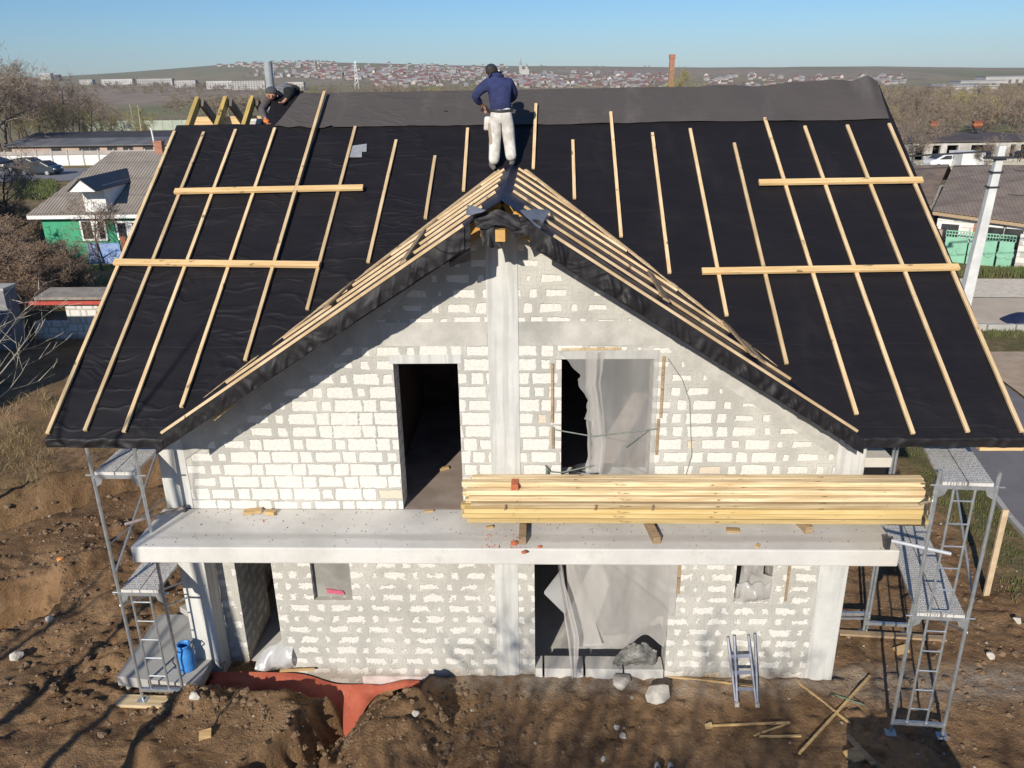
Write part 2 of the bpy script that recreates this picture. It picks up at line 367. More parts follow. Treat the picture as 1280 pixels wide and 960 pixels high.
# ------------------------------------------------------------------ terrain
CR_A = [-1.6, -.9, -.63, -.5, -.42, -.354, -.28, -.215, -.06, .1, .2, .4, .55, .9, 1.6]
CR_Z = [10, 12, 15, 27, 40, 49, 51, 47, 32, 22, 16, 8, 0, 6, 8]
def bumpf(x, y, cx, cy, rx, ry, rot=0.):
    c, s = math.cos(rot), math.sin(rot); dx = x - cx; dy = y - cy
    u = (dx * c + dy * s) / rx; v = (-dx * s + dy * c) / ry
    return u * u + v * v
def terrain(x, y, detail=True):
    x = np.asarray(x, float); y = np.asarray(y, float)
    z = -.018 * np.clip(y - 15, 0, 900)
    a = (x - .3) / np.maximum(y + 10.4, 30.)
    cz = np.interp(a, CR_A, CR_Z)
    d = np.hypot(x, y)
    k = sst(950, 2700, np.where(y > 0, d, 0))
    far = fbm(x / 420., y / 420., 4) * 14
    z = z + k * (cz + 16.2) + far * sst(500, 1400, d) * (1 - sst(2300, 2700, d) * .85) * .6
    z = z - sst(2900, 6000, d) * 40
    if detail:
        near = 1 - sst(24, 60, d)
        road = sst(9.0, 10.2, x) * (1 - sst(16.5, 20.5, y) * 0) * sst(-30, -8, y)
        rough = near * (1 - road)
        left = sst(-4.8, -7.5, x)
        cl = np.abs(fbm(x * 4.2, y * 4.2, 4)); hv = .35 + .65 * sst(-.15, .25, fbm(x * .6 + 4, y * .6, 3))
        z = z + rough * (fbm(x * .35, y * .35, 3) * .14 * (.35 + .9 * left) + fbm(x * 1.7, y * 1.7, 4) * .10 * (.4 + .8 * left) + fbm(x * 7., y * 7., 4) * (.075 + .05 * left) * hv + cl * .15 * hv * (.35 + .65 * left))
        z = z - .34 * sst(-5.2, -4.9, x) * sst(-1.5, -1.9, x) * sst(-.52, -.34, y) * sst(.05, -.05, y)
        # soil heap left of the trench, trench, cone heap
        q = bumpf(x, y, -4.12, -1.62, 1.42, 1.16); n = fbm(x * 2.2, y * 2.2, 4) * .5
        z = z + .32 * (1 - sst(.72, 1.12, q + n))
        tx = -2.72 - .42 * (-.7 - y); w = np.abs(x - tx) + fbm(x * 3, y * 3, 3) * .25
        z = z - .75 * (1 - sst(.20, .50, w)) * sst(-.15, -.45, y) * sst(-3.6, -2.6, y)
        ddx = x + 1.62; ddy = y + 1.12; dc = np.sqrt((ddx / np.where(ddx > 0, .62, 1.05)) ** 2 + (ddy / np.where(ddy > 0, .72, 1.2)) ** 2 + .01); n2 = fbm(x * 3.1, y * 3.1, 4) * .16
        z = z + np.clip(.72 - (dc + n2) * .72, 0, .58)
        dc = np.sqrt(bumpf(x, y, -2.0, -2.0, .8, 1.0) + .01); z = z + np.clip(.42 - (dc + n2) * .45, 0, .4)
        # clods beside the trench, pit and heap at far left
        z = z + .22 * np.clip(1 - bumpf(x, y, -5.0, -.95, .5, .3), 0, 1)
        q = bumpf(x, y, -10.0, 1.5, 1.6, .9, .5) + fbm(x * 1.5, y * 1.5, 3) * .5
        pit = 1 - sst(.55, .95, q); z = z - 1.1 * pit + pit * (fbm(x * 4.1, y * 4.1, 4) * .22 + np.abs(fbm(x * 9., y * 9., 3)) * .12)
        q = bumpf(x, y, -8.9, 2.9, .35, 1.3, -.5); z = z + .30 * np.clip(1 - q, 0, 1)
        q = np.abs((x + 11.5) - 1.05 * (y - 4.6)) + fbm(x, y, 3) * .5
        z = z - .5 * (1 - sst(.1, .55, q)) * sst(2.4, 3.2, y) * sst(9.5, 8.5, y)
        z = z + .35 * (1 - sst(0., .9, np.abs((x + 12.5) - 1.05 * (y - 4.6)))) * sst(3., 5., y) * sst(10.5, 9, y)
        # level ground just around the house walls
        hs = sst(-5.6, -5.3, x) * sst(5.2, 4.9, x) * sst(.0, .1, y) * sst(10.6, 10.4, y)
        z = z * (1 - hs) - .05 * hs
        z = z - .03 * road
    return z
def at(x, y):
    """where the line of sight through a picture point meets the ground"""
    d = ray(x, y); t = 5.; p = CAM
    ts = np.concatenate([np.linspace(8, 120, 600), np.geomspace(121, 6000, 3000)])
    P = np.array(CAM)[None] + np.array(d)[None] * ts[:, None]
    g = P[:, 2] - terrain(P[:, 0], P[:, 1], False)
    i = np.argmax(g < 0)
    if g[i] >= 0: i = len(ts) - 1
    p = P[i]; return Vector((p[0], p[1], float(terrain(p[0], p[1], True))))
def gz(x, y): return float(terrain(x, y))

def axis_coords(a, b, step, lo, hi, growth):
    c = list(np.arange(a, b, step)); s = step
    while c[-1] < hi: s *= growth; c.append(c[-1] + s)
    s = step; pre = []; v = a
    while v > lo: s *= growth; v -= s; pre.append(v)
    return np.array(pre[::-1] + c)
XS = axis_coords(-11.5, 9.0, .06, -3300, 3300, 1.09)
YS = axis_coords(-2.6, 3.2, .05, -60, 3300, 1.045)
gx, gy = np.meshgrid(XS, YS)
gzv = terrain(gx, gy)
me = bpy.data.meshes.new('ground')
nx, ny = len(XS), len(YS)
me.vertices.add(nx * ny); me.vertices.foreach_set('co', np.stack([gx, gy, gzv], -1).reshape(-1).astype(np.float32))
ii = (np.arange(ny - 1)[:, None] * nx + np.arange(nx - 1)[None]).reshape(-1)
quads = np.stack([ii, ii + 1, ii + nx + 1, ii + nx], -1).astype(np.int32)
me.loops.add(quads.size); me.loops.foreach_set('vertex_index', quads.reshape(-1))
me.polygons.add(len(quads)); me.polygons.foreach_set('loop_start', np.arange(0, quads.size, 4, dtype=np.int32)); me.polygons.foreach_set('loop_total', np.full(len(quads), 4, np.int32))
me.polygons.foreach_set('use_smooth', np.ones(len(quads), bool))
me.update(); me.validate()
ground = bpy.data.objects.new('ground', me); COL.objects.link(ground); tag(ground, kind='structure')

def ground_mat():
    m = NT('soil_and_fields'); sx = m.N('ShaderNodeSeparateXYZ'); co = m.co(); m.link(co, sx.inputs[0]); X, Y, Z = sx.outputs
    n1 = m.noise(co, .55, 6., .65); n2 = m.noise(co, 5., 6., .7); n3 = m.noise(co, 42., 4., .7); n4 = m.noise(co, .16, 5., .6)
    soil = m.mix(m.sstep(n1, .32, .68), (.190, .110, .056), (.360, .222, .118))
    nm = m.noise(co, 1.9, 7., .72)
    soil = m.mix(m.math('MULTIPLY', m.sstep(nm, .50, .66), .75), soil, (.085, .054, .033))
    soil = m.mix(m.math('MULTIPLY', m.sstep(nm, .44, .30), .45), soil, (.40, .275, .16))
    soil = m.mix(m.math('MULTIPLY', m.sstep(n2, .52, .72), .55), soil, (.085, .055, .034))
    soil = m.mix(m.math('MULTIPLY', m.sstep(n3, .60, .74), .5), soil, (.38, .30, .215))
    dst = m.math('MULTIPLY', m.math('MULTIPLY', m.sstep(m.math('MULTIPLY_ADD', m.math('SUBTRACT', n1, .5), .7, Y), -.62, -.12), m.sstep(Y, .6, .1)), m.math('MULTIPLY', m.sstep(X, -2.2, -1.), m.sstep(n2, .3, .62)))
    soil = m.mix(m.math('MULTIPLY', dst, .7), soil, (.44, .37, .29))
    # rough grass and weeds: left of the plot, along the road verge, beyond
    grass = m.mix(m.sstep(n2, .35, .65), (.12, .12, .042), (.25, .19, .095))
    grass = m.mix(m.sstep(n1, .42, .62), grass, (.30, .20, .115))
    wn = m.math('MULTIPLY', m.math('SUBTRACT', n1, .5), 5.)
    gl = m.math('MULTIPLY', m.sstep(m.math('ADD', m.math('SUBTRACT', m.math('MULTIPLY', X, -1.), m.math('MULTIPLY', Y, -.55)), wn), 13.0, 15.5), m.sstep(Y, 2., 4.))
    gr = m.math('MULTIPLY', m.sstep(m.math('ADD', X, m.math('MULTIPLY', wn, .25)), 8.3, 9.5), m.sstep(m.math('ADD', Y, wn), 1.2, 3.2))
    gf = m.sstep(m.math('ADD', Y, wn), 17., 24.)
    g = m.math('MAXIMUM', m.math('MAXIMUM', m.math('MULTIPLY', gl, .35), m.math('MULTIPLY', gr, .9)), gf)
    green = m.math('MULTIPLY', gr, m.sstep(n2, .4, .6))
    grass = m.mix(m.math('MULTIPLY', green, .7), grass, (.060, .095, .022))
    c = m.mix(g, soil, grass)
    # far fields
    f1 = m.noise(m.co((1, .35, 0)), .0035, 3., .5); vo = m.N('ShaderNodeTexVoronoi'); m.link(m.co((.0045, .0028, 0)), vo.inputs['Vector']); vo.inputs['Scale'].default_value = 1.
    sv = m.N('ShaderNodeSeparateColor'); m.link(vo.outputs['Color'], sv.inputs[0])
    fld = m.mix(m.sstep(sv.outputs[0], .2, .8), (.285, .240, .140), (.205, .225, .100))
    fld = m.mix(m.sstep(sv.outputs[1], .62, .8), fld, (.330, .250, .185))
    fn = m.noise(m.co((1, .4, 0)), .03, 5., .65)
    fld = m.mix(m.math('MULTIPLY', m.sstep(fn, .45, .62), .7), fld, (.180, .150, .110))
    c = m.mix(m.sstep(Y, 60., 220.), c, fld)
    scrub = m.mix(m.sstep(f1, .4, .6), (.310, .240, .200), (.335, .265, .205))
    c = m.mix(m.math('MULTIPLY', m.sstep(Y, 1200., 1900.), .45), c, scrub)
    m.col(c).rough(.95); m.b.inputs['Specular IOR Level'].default_value = .15
    n5 = m.noise(co, 16., 5., .7)
    h = m.math('ADD', m.math('ADD', m.math('MULTIPLY', n2, .5), m.math('MULTIPLY', n5, .5)), m.math('MULTIPLY', n3, .30))
    m.bump(h, 1., .09); return m.mat
me.materials.append(ground_mat())

# ------------------------------------------------------------------ roads on the right, road on the left
M['asphalt'] = simple('asphalt', (.20, .185, .188), (.165, .152, .155), 1.3, .9, .15, .01)
M['dusty_road'] = simple('dusty_asphalt', (.60, .49, .37), (.50, .41, .31), .7, .92, .15, .01)
M['gravel'] = simple('pale_gravel', (.80, .70, .56), (.62, .53, .41), 5., .95, .7, .04)
M['paint'] = simple('road_paint', (.62, .62, .58), (.45, .44, .42), 6., .8, 0)
def sheet(name, pts, mat, z=None, dz=.0):
    me_ = MB()
    me_.add([(p[0], p[1], (gz(p[0], p[1]) if z is None else z) + dz) for p in pts], [tuple(range(len(pts)))])
    return tag(me_.build(name, mat), kind='structure')
def strip(name, pl, pr, mat, dz, n=24):     # sheet between two polylines following the ground
    b = MB()
    def along(P, t):
        k = t * (len(P) - 1); i = min(int(k), len(P) - 2); return Vector(P[i]).lerp(Vector(P[i + 1]), k - i)
    def fn(u, v):
        p = along(pl, v).lerp(along(pr, v), u); return (p[0], p[1], float(terrain(p[0], p[1], False)) + dz)
    b.grid(fn, 8, n); return tag(b.build(name, mat), kind='structure')
strip('road', [(9.95, -30), (10.2, 4.5), (10.85, 8.6), (11.6, 16.0)], [(14.0, -30), (14.0, 8), (14.1, 11.5), (14.4, 16.0)], M['asphalt'], .03)
strip('cross_road', [(12.5, 19.1), (70, 15.5)], [(12.5, 23.6), (70, 21.5)], M['dusty_road'], .03)
strip('gravel_path', [(13.0, 23.65), (60, 21.6)], [(13.0, 27.4), (60, 24.5)], M['gravel'], .045)
strip('bare_shoulder', [(14.05, 8.0), (14.45, 16.0)], [(24, 8.0), (26, 15.8)], simple('dry_shoulder_soil', (.50, .37, .26), (.38, .28, .19), 2., .95, .4, .03), .026)
kb = MB()
for k in range(30):
    kb.box(14.6 + k, 15.58 + k, 18.72 - .06 * k, 18.9 - .06 * k, -.12, .15)
tag(kb.build('kerb', M['kerb'], bevel=.02), kind='structure')
kb = MB()
for k in range(26):
    y0 = -8 + k; x0 = float(np.interp(y0, [-30, 4.5, 8.6, 16.], [9.95, 10.2, 10.85, 11.6]))
    x1 = float(np.interp(y0 + 1, [-30, 4.5, 8.6, 16.], [9.95, 10.2, 10.85, 11.6]))
    kb.hexa([(x0 - .12, y0, -.1), (x0, y0, -.1), (x1, y0 + .985, -.1), (x1 - .12, y0 + .985, -.1), (x0 - .12, y0, .06), (x0, y0, .06), (x1, y0 + .985, .06), (x1 - .12, y0 + .985, .06)])
tag(kb.build('kerb', M['kerb']), kind='structure')
ml = MB()
for (x, y) in ((13.72, 11.9), (13.62, 9.6), (13.55, 7.2), (13.86, 14.2)):
    ml.add([(x - .06, y, .036), (x + .06, y, .036), (x + .14, y + 1.0, .036), (x + .02, y + 1.0, .036)], [(0, 1, 2, 3)])
tag(ml.build('lane_marking', M['paint']), kind='structure')
strip('street', [(-130, 74), (-20, 80)], [(-130, 92), (-20, 96)], simple('street_asphalt', (.24, .23, .24), (.19, .18, .19), 1., .9, 0), .04)

# ------------------------------------------------------------------ bare trees
M['bark'] = simple('tree_bark', (.155, .120, .095), (.085, .065, .052), 7, .95, .5, .02)
M['twig'] = simple('bare_twigs', (.300, .230, .172), (.200, .152, .115), 2., .95, 0, rand=.35)
M['twig_green'] = simple('budding_twigs', (.330, .295, .120), (.250, .205, .100), 2., .95, 0, rand=.35)
M['twig_dark'] = simple('dark_brush_twigs', (.290, .200, .135), (.165, .114, .078), 2., .95, 0, rand=.3)
M['twig_pale'] = simple('pale_twigs', (.46, .42, .34), (.34, .30, .24), 4., .9, 0)
M['twig_yellow'] = simple('yellow_blossom_twigs', (.32, .25, .05), (.22, .17, .05), 2., .95, 0, rand=.2)
def grow(h, seed, kids=(9, 6, 5, 4), spread=.75, r0=None, start=.25, twig=.012, bend=.18, up=.25, lean=(0, 0), leaf=0):
    rg = random.Random(seed); trunk = MB(); crown = MB(); r0 = r0 or h * .022
    def rv(s): return Vector((rg.gauss(0, s), rg.gauss(0, s), rg.gauss(0, s)))
    def limb(p, d, L, r, lev):
        n = 5 if lev == 0 else (4 if lev == 1 else (3 if lev == 2 else 2)); pts = [p.copy()]; q = p.copy(); dd = d.normalized()
        for i in range(n):
            dd = (dd + rv(bend / (1.6 if lev == 0 else 1)) + Vector((0, 0, up * (.35 if lev else .1)))).normalized(); q = q + dd * (L / n); pts.append(q.copy())
        rr = [max(r * (1 - .75 * i / n), twig * .6) for i in range(n + 1)]
        if lev == 0: trunk.path(pts, rr, 7)
        elif lev == 1: trunk.path(pts, rr, 5)
        elif lev == 2: crown.path(pts, rr, 3, False)
        else:
            for i in range(n):
                a, b = pts[i], pts[i + 1]; s = (b - a).cross(rv(1)).normalized() * max(rr[i], twig)
                crown.add([a - s, a + s, b + s * .6, b - s * .6], [(0, 1, 2, 3)])
        if leaf and lev >= 3:
            for _ in range(leaf):
                c = pts[-1] + rv(.12); s1 = rv(1).normalized() * .05; s2 = rv(1).normalized() * .05
                crown.add([c - s1, c + s2, c + s1], [(0, 1, 2)])
        if lev < len(kids):
            for k in range(kids[lev]):
                t = (start if lev == 0 else .25) + (1 - (start if lev == 0 else .25)) * ((k + rg.random()) / kids[lev])
                j = min(int(t * n), n - 1); o = pts[j].lerp(pts[j + 1], t * n - j)
                ax = (pts[j + 1] - pts[j]).normalized(); sd = ax.orthogonal().normalized()
                sd = Quaternion(ax, rg.random() * 6.283) @ sd
                nd = ax * (1 - spread * .75) + sd * spread * rg.uniform(.7, 1.15)
                limb(o, nd, L * rg.uniform(.42, .62) * (1.12 - .45 * t if lev == 0 else 1), rr[j] * .55, lev + 1)
    limb(Vector((0, 0, -.1)), Vector((lean[0], lean[1], 1)), h * .85, r0, 0)
    return trunk, crown
def make_tree(name, label, cat, loc, h, seed, mt='twig', group=None, mb='bark', **kw):
    t, c = grow(h, seed, **kw); o = thing(name, label, cat, (0, 0, 0), group)
    t.build('trunk', M[mb], o, fix=False); c.build('crown', M[mt], o, fix=False)
    o.location = loc; return o
TREE_N = [0]
def plant_tree(proto, px=None, py=None, pos=None, sc=1., label=None, group=None, used=set()):
    p = at(px, py) if pos is None else Vector((pos[0], pos[1], gz(*pos)))
    if proto.name not in used: used.add(proto.name); o = proto
    else: o = copy_tree(proto)
    o.location = p - Vector((0, 0, .1)); o.rotation_euler = (0, 0, rnd.random() * 6.28); o.scale = (sc * rnd.uniform(.85, 1.15), sc * rnd.uniform(.85, 1.15), sc)
    if label: o['label'] = label
    if group: o['group'] = group
    TREE_N[0] += 1; return o
LB = 'bare brown tree in the loose belt of trees behind the dark-roofed sheds'
pA = make_tree('bare_tree', LB, 'tree', (0, 0, 0), 9, 11, kids=(11, 7, 5, 4), twig=.018)
pB = make_tree('bare_tree', LB, 'tree', (0, 0, 0), 9, 12, kids=(10, 6, 6, 4), twig=.020, spread=.62)
pC = make_tree('willow_tree', 'yellow-green budding willow among the bare trees of the belt', 'tree', (0, 0, 0), 8, 13, mt='twig_green', kids=(10, 7, 6, 4), twig=.022, spread=.7)
pD = make_tree('bare_tree', 'bare tree in the wood', 'tree', (0, 0, 0), 8, 14, kids=(9, 6, 5, 3), twig=.035, spread=.65)
pE = make_tree('budding_tree', 'budding tree in the wood', 'tree', (0, 0, 0), 8, 15, mt='twig_green', kids=(9, 6, 5, 3), twig=.038, spread=.7)
# left belt, beyond the long shed and the street
G = 'bare trees beyond the long shed'
for px, py, s in ((18, 190, 1.45), (2, 195, 1.7), (38, 182, 1.45), (62, 178, 1.25), (80, 176, 1.35), (100, 174, 1.2), (50, 176, 1.1), (92, 180, .8), (115, 172, 1.), (126, 176, .7), (30, 178, 1.3), (72, 180, .9), (8, 186, 1.5), (24, 176, 1.6), (142, 178, .7), (158, 176, .6), (130, 166, .9), (-20, 195, 1.6), (-40, 190, 1.5)):
    plant_tree(rnd.choice((pA, pB)), px, py, sc=s, label=LB, group=G)
for px, py, s in ((34, 186, .9), (66, 186, .75), (84, 183, .8), (104, 182, .7), (122, 182, .6), (170, 185, .75), (192, 184, .7), (150, 184, .6)):
    plant_tree(pC, px, py, sc=s, label='low yellow-green budding tree along the back of the long dark-roofed shed', group='budding trees behind the long shed')
# trees seen over the grey ridge
LW = 'bare tree of the far wood whose top shows over the grey roofing sheet'; GW = 'trees of the far wood over the ridge'
for k in range(85):
    px = rnd.uniform(330, 640) if k % 5 else rnd.uniform(640, 1110); py = rnd.uniform(116, 140)
    pr = rnd.choice((pD, pD, pE)); plant_tree(pr, px, py, sc=rnd.uniform(.8, 1.5), label=LW if pr is pD else 'greenish budding tree of the far wood whose top shows over the grey roofing sheet', group=GW)
for px, py, s in ((590, 132, 1.1), (575, 130, .9), (692, 140, 1.05), (704, 141, .9), (560, 130, .9)):
    plant_tree(pE, px, py, sc=s, label='yellow-green tree standing out above the grey ridge near the standing worker', group='yellow-green trees over the ridge')
# wood on the right
for k in range(110):
    px = rnd.uniform(1095, 1310); py = rnd.uniform(132, 178)
    pr = rnd.choice((pD, pE, pD, pA)); s = rnd.uniform(.5, .85)
    plant_tree(pr, px, py, sc=s, label='budding tree of the dense wood right of the house' if pr is pE else 'bare brown tree of the dense wood right of the house', group='trees of the wood on the right')
for px, py, s in ((1125, 215, .55), (1118, 200, .6), (1140, 210, .5), (1155, 200, .45), (1250, 212, .35), (1270, 214, .4), (1232, 214, .3)):
    plant_tree(pB, px, py, sc=s, label='small bare tree in front of the ruined white building', group='small trees before the ruin')
yb = make_tree('yellow_shrub', 'bright yellow flowering shrub below the white industrial halls', 'shrub', (0, 0, 0), 9, 33, mt='twig_yellow', kids=(9, 6, 5, 3), twig=.06, spread=.9)
plant_tree(yb, 1237, 124, sc=.8)
# far woods as one mass
def woods():
    t, c = grow(8, 21, kids=(8, 5, 4), twig=.10, spread=.75)
    v = np.array(t.v + c.v); n0 = len(t.v); f = [tuple(q) for q in t.f] + [tuple(i + n0 for i in q) for q in c.f]
    fc = [q for q in f if len(q) == 4]; fa = np.array(fc)
    out_v = []; out_f = []; off = 0
    rs = np.random.RandomState(5)
    spots = []
    for x0, x1, y0, y1, n in ((-40, 340, 109, 118, 230), (-40, 130, 116, 150, 120), (210, 360, 118, 146, 130), (340, 620, 112, 124, 380), (620, 1110, 112, 118, 120), (1090, 1330, 114, 124, 330), (110, 345, 106, 112, 230), (300, 860, 84, 112, 260)):
        for _ in range(n): spots.append(at(rs.uniform(x0, x1), rs.uniform(y0, y1)))
    for p in spots:
        s = rs.uniform(.45, 1.0); an = rs.uniform(0, 6.28); ca, sa = math.cos(an), math.sin(an)
        q = v * np.array([s * 1.25, s * 1.25, s]); q = np.stack([q[:, 0] * ca - q[:, 1] * sa, q[:, 0] * sa + q[:, 1] * ca, q[:, 2]], -1) + np.array(p)
        out_v.append(q); out_f.append(fa + off); off += len(v)
    V = np.concatenate(out_v); F = np.concatenate(out_f)
    me = bpy.data.meshes.new('far_woods'); me.vertices.add(len(V)); me.vertices.foreach_set('co', V.reshape(-1).astype(np.float32))
    me.loops.add(F.size); me.loops.foreach_set('vertex_index', F.reshape(-1).astype(np.int32)); me.polygons.add(len(F))
    me.polygons.foreach_set('loop_start', np.arange(0, F.size, 4, dtype=np.int32)); me.polygons.foreach_set('loop_total', np.full(len(F), 4, np.int32)); me.update()
    me.materials.append(M['twig_wood']); o = bpy.data.objects.new('far_woods', me); COL.objects.link(o)
    return tag(o, 'far bare woods and scrub reading as one brown mass across the valley', 'woods', kind='stuff')
def woodmat():
    m = NT('far_wood_twigs'); n = m.noise(m.co((1, .5, 1)), .02, 4., .6); n2 = m.noise(m.co(), .25, 3., .6)
    c = m.mix(m.sstep(n, .4, .6), (.255, .195, .155), (.280, .235, .125)); c = m.mix(m.math('MULTIPLY', m.sstep(n2, .4, .65), .5), c, (.155, .122, .100))
    m.col(c).rough(.95); return m.mat
M['twig_wood'] = woodmat()
woods()
# ------------------------------------------------------------------ the town on the far slope
M['plaster'] = simple('town_plaster', (.52, .47, .43), (.38, .35, .32), .2, .9, 0, rand=.6)
M['t_red'] = simple('town_red_roof', (.27, .12, .10), (.20, .09, .08), .3, .9, 0, rand=.4)
M['t_brown'] = simple('town_brown_roof', (.20, .145, .125), (.145, .105, .095), .3, .9, 0, rand=.4)
M['t_grey'] = simple('town_grey_roof', (.34, .33, .33), (.25, .24, .25), .3, .9, 0, rand=.4)
M['t_window'] = simple('town_window', (.08, .08, .09), (.05, .05, .06), 1., .3, 0)
def house_mesh(w, d, h, rh):
    a = MB(); a.box(-w / 2, w / 2, -d / 2, d / 2, -2, h)
    a.prism([(-w / 2, -d / 2, h), (-w / 2, d / 2, h), (-w / 2, 0, h + rh)], (w, 0, 0))
    r = MB(); e = .6
    for s in (-1, 1):
        p0, p1 = (-w / 2 - e, s * (d / 2 + e), h - e * rh / (d / 2) + .25), (w / 2 + e, s * (d / 2 + e), h - e * rh / (d / 2) + .25)
        r.hexa([p0, p1, (w / 2 + e, 0, h + rh + .25), (-w / 2 - e, 0, h + rh + .25)] + [(q[0], q[1], q[2] + .3) for q in (p0, p1, (w / 2 + e, 0, h + rh + .25), (-w / 2 - e, 0, h + rh + .25))])
    g = MB()
    for k in range(3):
        for z in ((1.2,) if h < 4.5 else (1.2, 4.2)):
            x = -w / 2 + w * (k + .5) / 3; g.box(x - .55, x + .55, -d / 2 - .04, -d / 2 + .05, z, z + 1.4)
    return a, r, g
protos = []
for i, (w, d, h, rh, rm, word) in enumerate(((12, 9, 3.6, 3.2, 't_red', 'red'), (11, 9, 5.8, 3., 't_brown', 'brown'), (13, 9, 3.4, 2.6, 't_grey', 'grey'), (10, 8, 3.2, 2.8, 't_brown', 'brown'), (15, 11, 6.2, 3.4, 't_grey', 'grey'), (12, 10, 6., 3.6, 't_red', 'red'))):
    o = thing('distant_house', 'pale distant house with %s roof in the town on the far slope' % word, 'house', (0, 0, 0), 'houses of the distant town with %s roofs' % word)
    a, r, g = house_mesh(w, d, h, rh); a.build('wall', M['plaster'], o); r.build('roof', M[rm], o); g.build('window', M['t_window'], o)
    protos.append(o)
used_h = set()
def town_spot():
    q = rnd.random()
    if q < .50: return rnd.triangular(300, 660, 520), rnd.triangular(79.5, 112, 90)
    if q < .82: return rnd.uniform(620, 840), rnd.triangular(90, 112, 104)
    if q < .93: return rnd.uniform(880, 1130), rnd.uniform(96, 114)
    return rnd.uniform(270, 420), rnd.uniform(78, 84)
n = 0; far_extra = []
while n < 290 or len(far_extra) < 900:
    px, py = town_spot()
    lim = 82 + (px - 300) * .004; 
    if px < 470 and py > 96 + (px - 300) * .03: continue
    p = at(px, py)
    if p.y < 700 or p.y > 2750: continue
    if n < 290:
        pr = rnd.choice(protos); o = pr if pr.name not in used_h else copy_tree(pr); used_h.add(pr.name)
        o.location = p; o.rotation_euler = (0, 0, rnd.choice((0, R(90))) + rnd.uniform(-.5, .5)); s = rnd.uniform(.55, .85); o.scale = (s, s, s); n += 1
    else: far_extra.append(p)
ex = MB()
for p in far_extra:
    w, d, h = rnd.uniform(5, 9), rnd.uniform(5, 8), rnd.uniform(2.4, 4.5); c, s = math.cos(rnd.random() * 3), math.sin(rnd.random() * 3)
    T = lambda x, y, z: (p.x + x * .92 - y * .38, p.y + x * .38 + y * .92, p.z + z)
    ex.mi = 0; ex.hexa([T(-w / 2, -d / 2, -2), T(w / 2, -d / 2, -2), T(w / 2, d / 2, -2), T(-w / 2, d / 2, -2), T(-w / 2, -d / 2, h), T(w / 2, -d / 2, h), T(w / 2, d / 2, h), T(-w / 2, d / 2, h)])
    ex.mi = rnd.choice((1, 2, 2, 3, 3)); e = .5; z0 = h + .05
    ex.add([T(-w / 2 - e, -d / 2 - e, z0), T(w / 2 + e, -d / 2 - e, z0), T(w / 2 + e, d / 2 + e, z0), T(-w / 2 - e, d / 2 + e, z0), T(-w / 2 - e, 0, h + 2.6), T(w / 2 + e, 0, h + 2.6)],
           [(0, 1, 5, 4), (2, 3, 4, 5), (1, 2, 5), (3, 0, 4)])
tag(ex.build('distant_houses', [M['plaster'], M['t_red'], M['t_brown'], M['t_grey']], fix=False), 'tiny pale houses filling the far slope of the town between the nearer ones', 'houses', kind='stuff')
# apartment blocks at left
M['panel'] = simple('pale_panel_wall', (.50, .48, .45), (.38, .36, .34), .04, .9, 0, rand=.3)
bi = 0
for px, py, L, h, lab in ((147, 107, 58, 11, 'longest white apartment block far left across the valley, with trees before it'), (194, 107, 62, 11, 'very long white apartment block left of the exposed rafters'), (232, 109, 34, 10, 'white apartment block just above the exposed rafters'), (275, 111, 40, 11, 'white apartment block right of the exposed rafter tops'), (311, 112, 50, 12, 'large white apartment block left of the grey flue pipe'), (368, 113, 28, 11, 'white apartment block right of the grey flue pipe'),
                          (57, 100, 26, 14, 'tall white block on the skyline at far left'), (70, 101, 14, 12, 'dark blue block beside the tall white one on the skyline'), (108, 106, 24, 9, 'low white house group below the skyline at far left'), (8, 107, 40, 7, 'low long white building at the left end of the skyline')):
    p = at(px, py); o = thing('apartment_block', lab, 'apartment block', p, 'distant apartment blocks at left')
    a = MB(); a.box(p.x - L / 2, p.x + L / 2, p.y, p.y + 12, p.z - 4, p.z + h); a.build('wall', M['t_window'] if 'dark' in lab else M['panel'], o)
    g = MB()
    for fl in range(int(h / 2.9)):
        for k in range(int(L / 4)):
            x = p.x - L / 2 + 2 + 4 * k; z = p.z + .9 + fl * 2.9; g.box(x - .7, x + .7, p.y - .1, p.y + .1, z, z + 1.4)
    if 'dark' not in lab: g.build('window', M['t_window'], o)
# white industrial halls at right
for px, py, L, h, lab in ((1265, 104, 75, 9, 'large white industrial hall at the right end of the plain'), (1228, 108, 60, 7, 'lower white industrial hall with a flat roof left of the largest one'), (1200, 111, 70, 5, 'long low row of white sheds beyond the right-hand wood'), (1211, 121, 34, 6, 'pale concrete hall half hidden in the right-hand wood')):
    p = at(px, py); o = thing('industrial_hall', lab, 'hall', p, 'white halls on the right')
    a = MB(); a.box(p.x - L / 2, p.x + L / 2, p.y, p.y + 30, p.z - 3, p.z + h); a.build('wall', M['panel'], o)
    g = MB(); g.box(p.x - L / 2 - .5, p.x + L / 2 + .5, p.y - .6, p.y + 30, p.z + h, p.z + h + .8); g.build('roof', M['t_grey'], o)
    g = MB(); [g.box(p.x - L / 2 + k * 10 + 2, p.x - L / 2 + k * 10 + 6, p.y - .1, p.y + .1, p.z, p.z + h * .55) for k in range(int(L / 10))]; g.build('door', M['t_brown'], o)
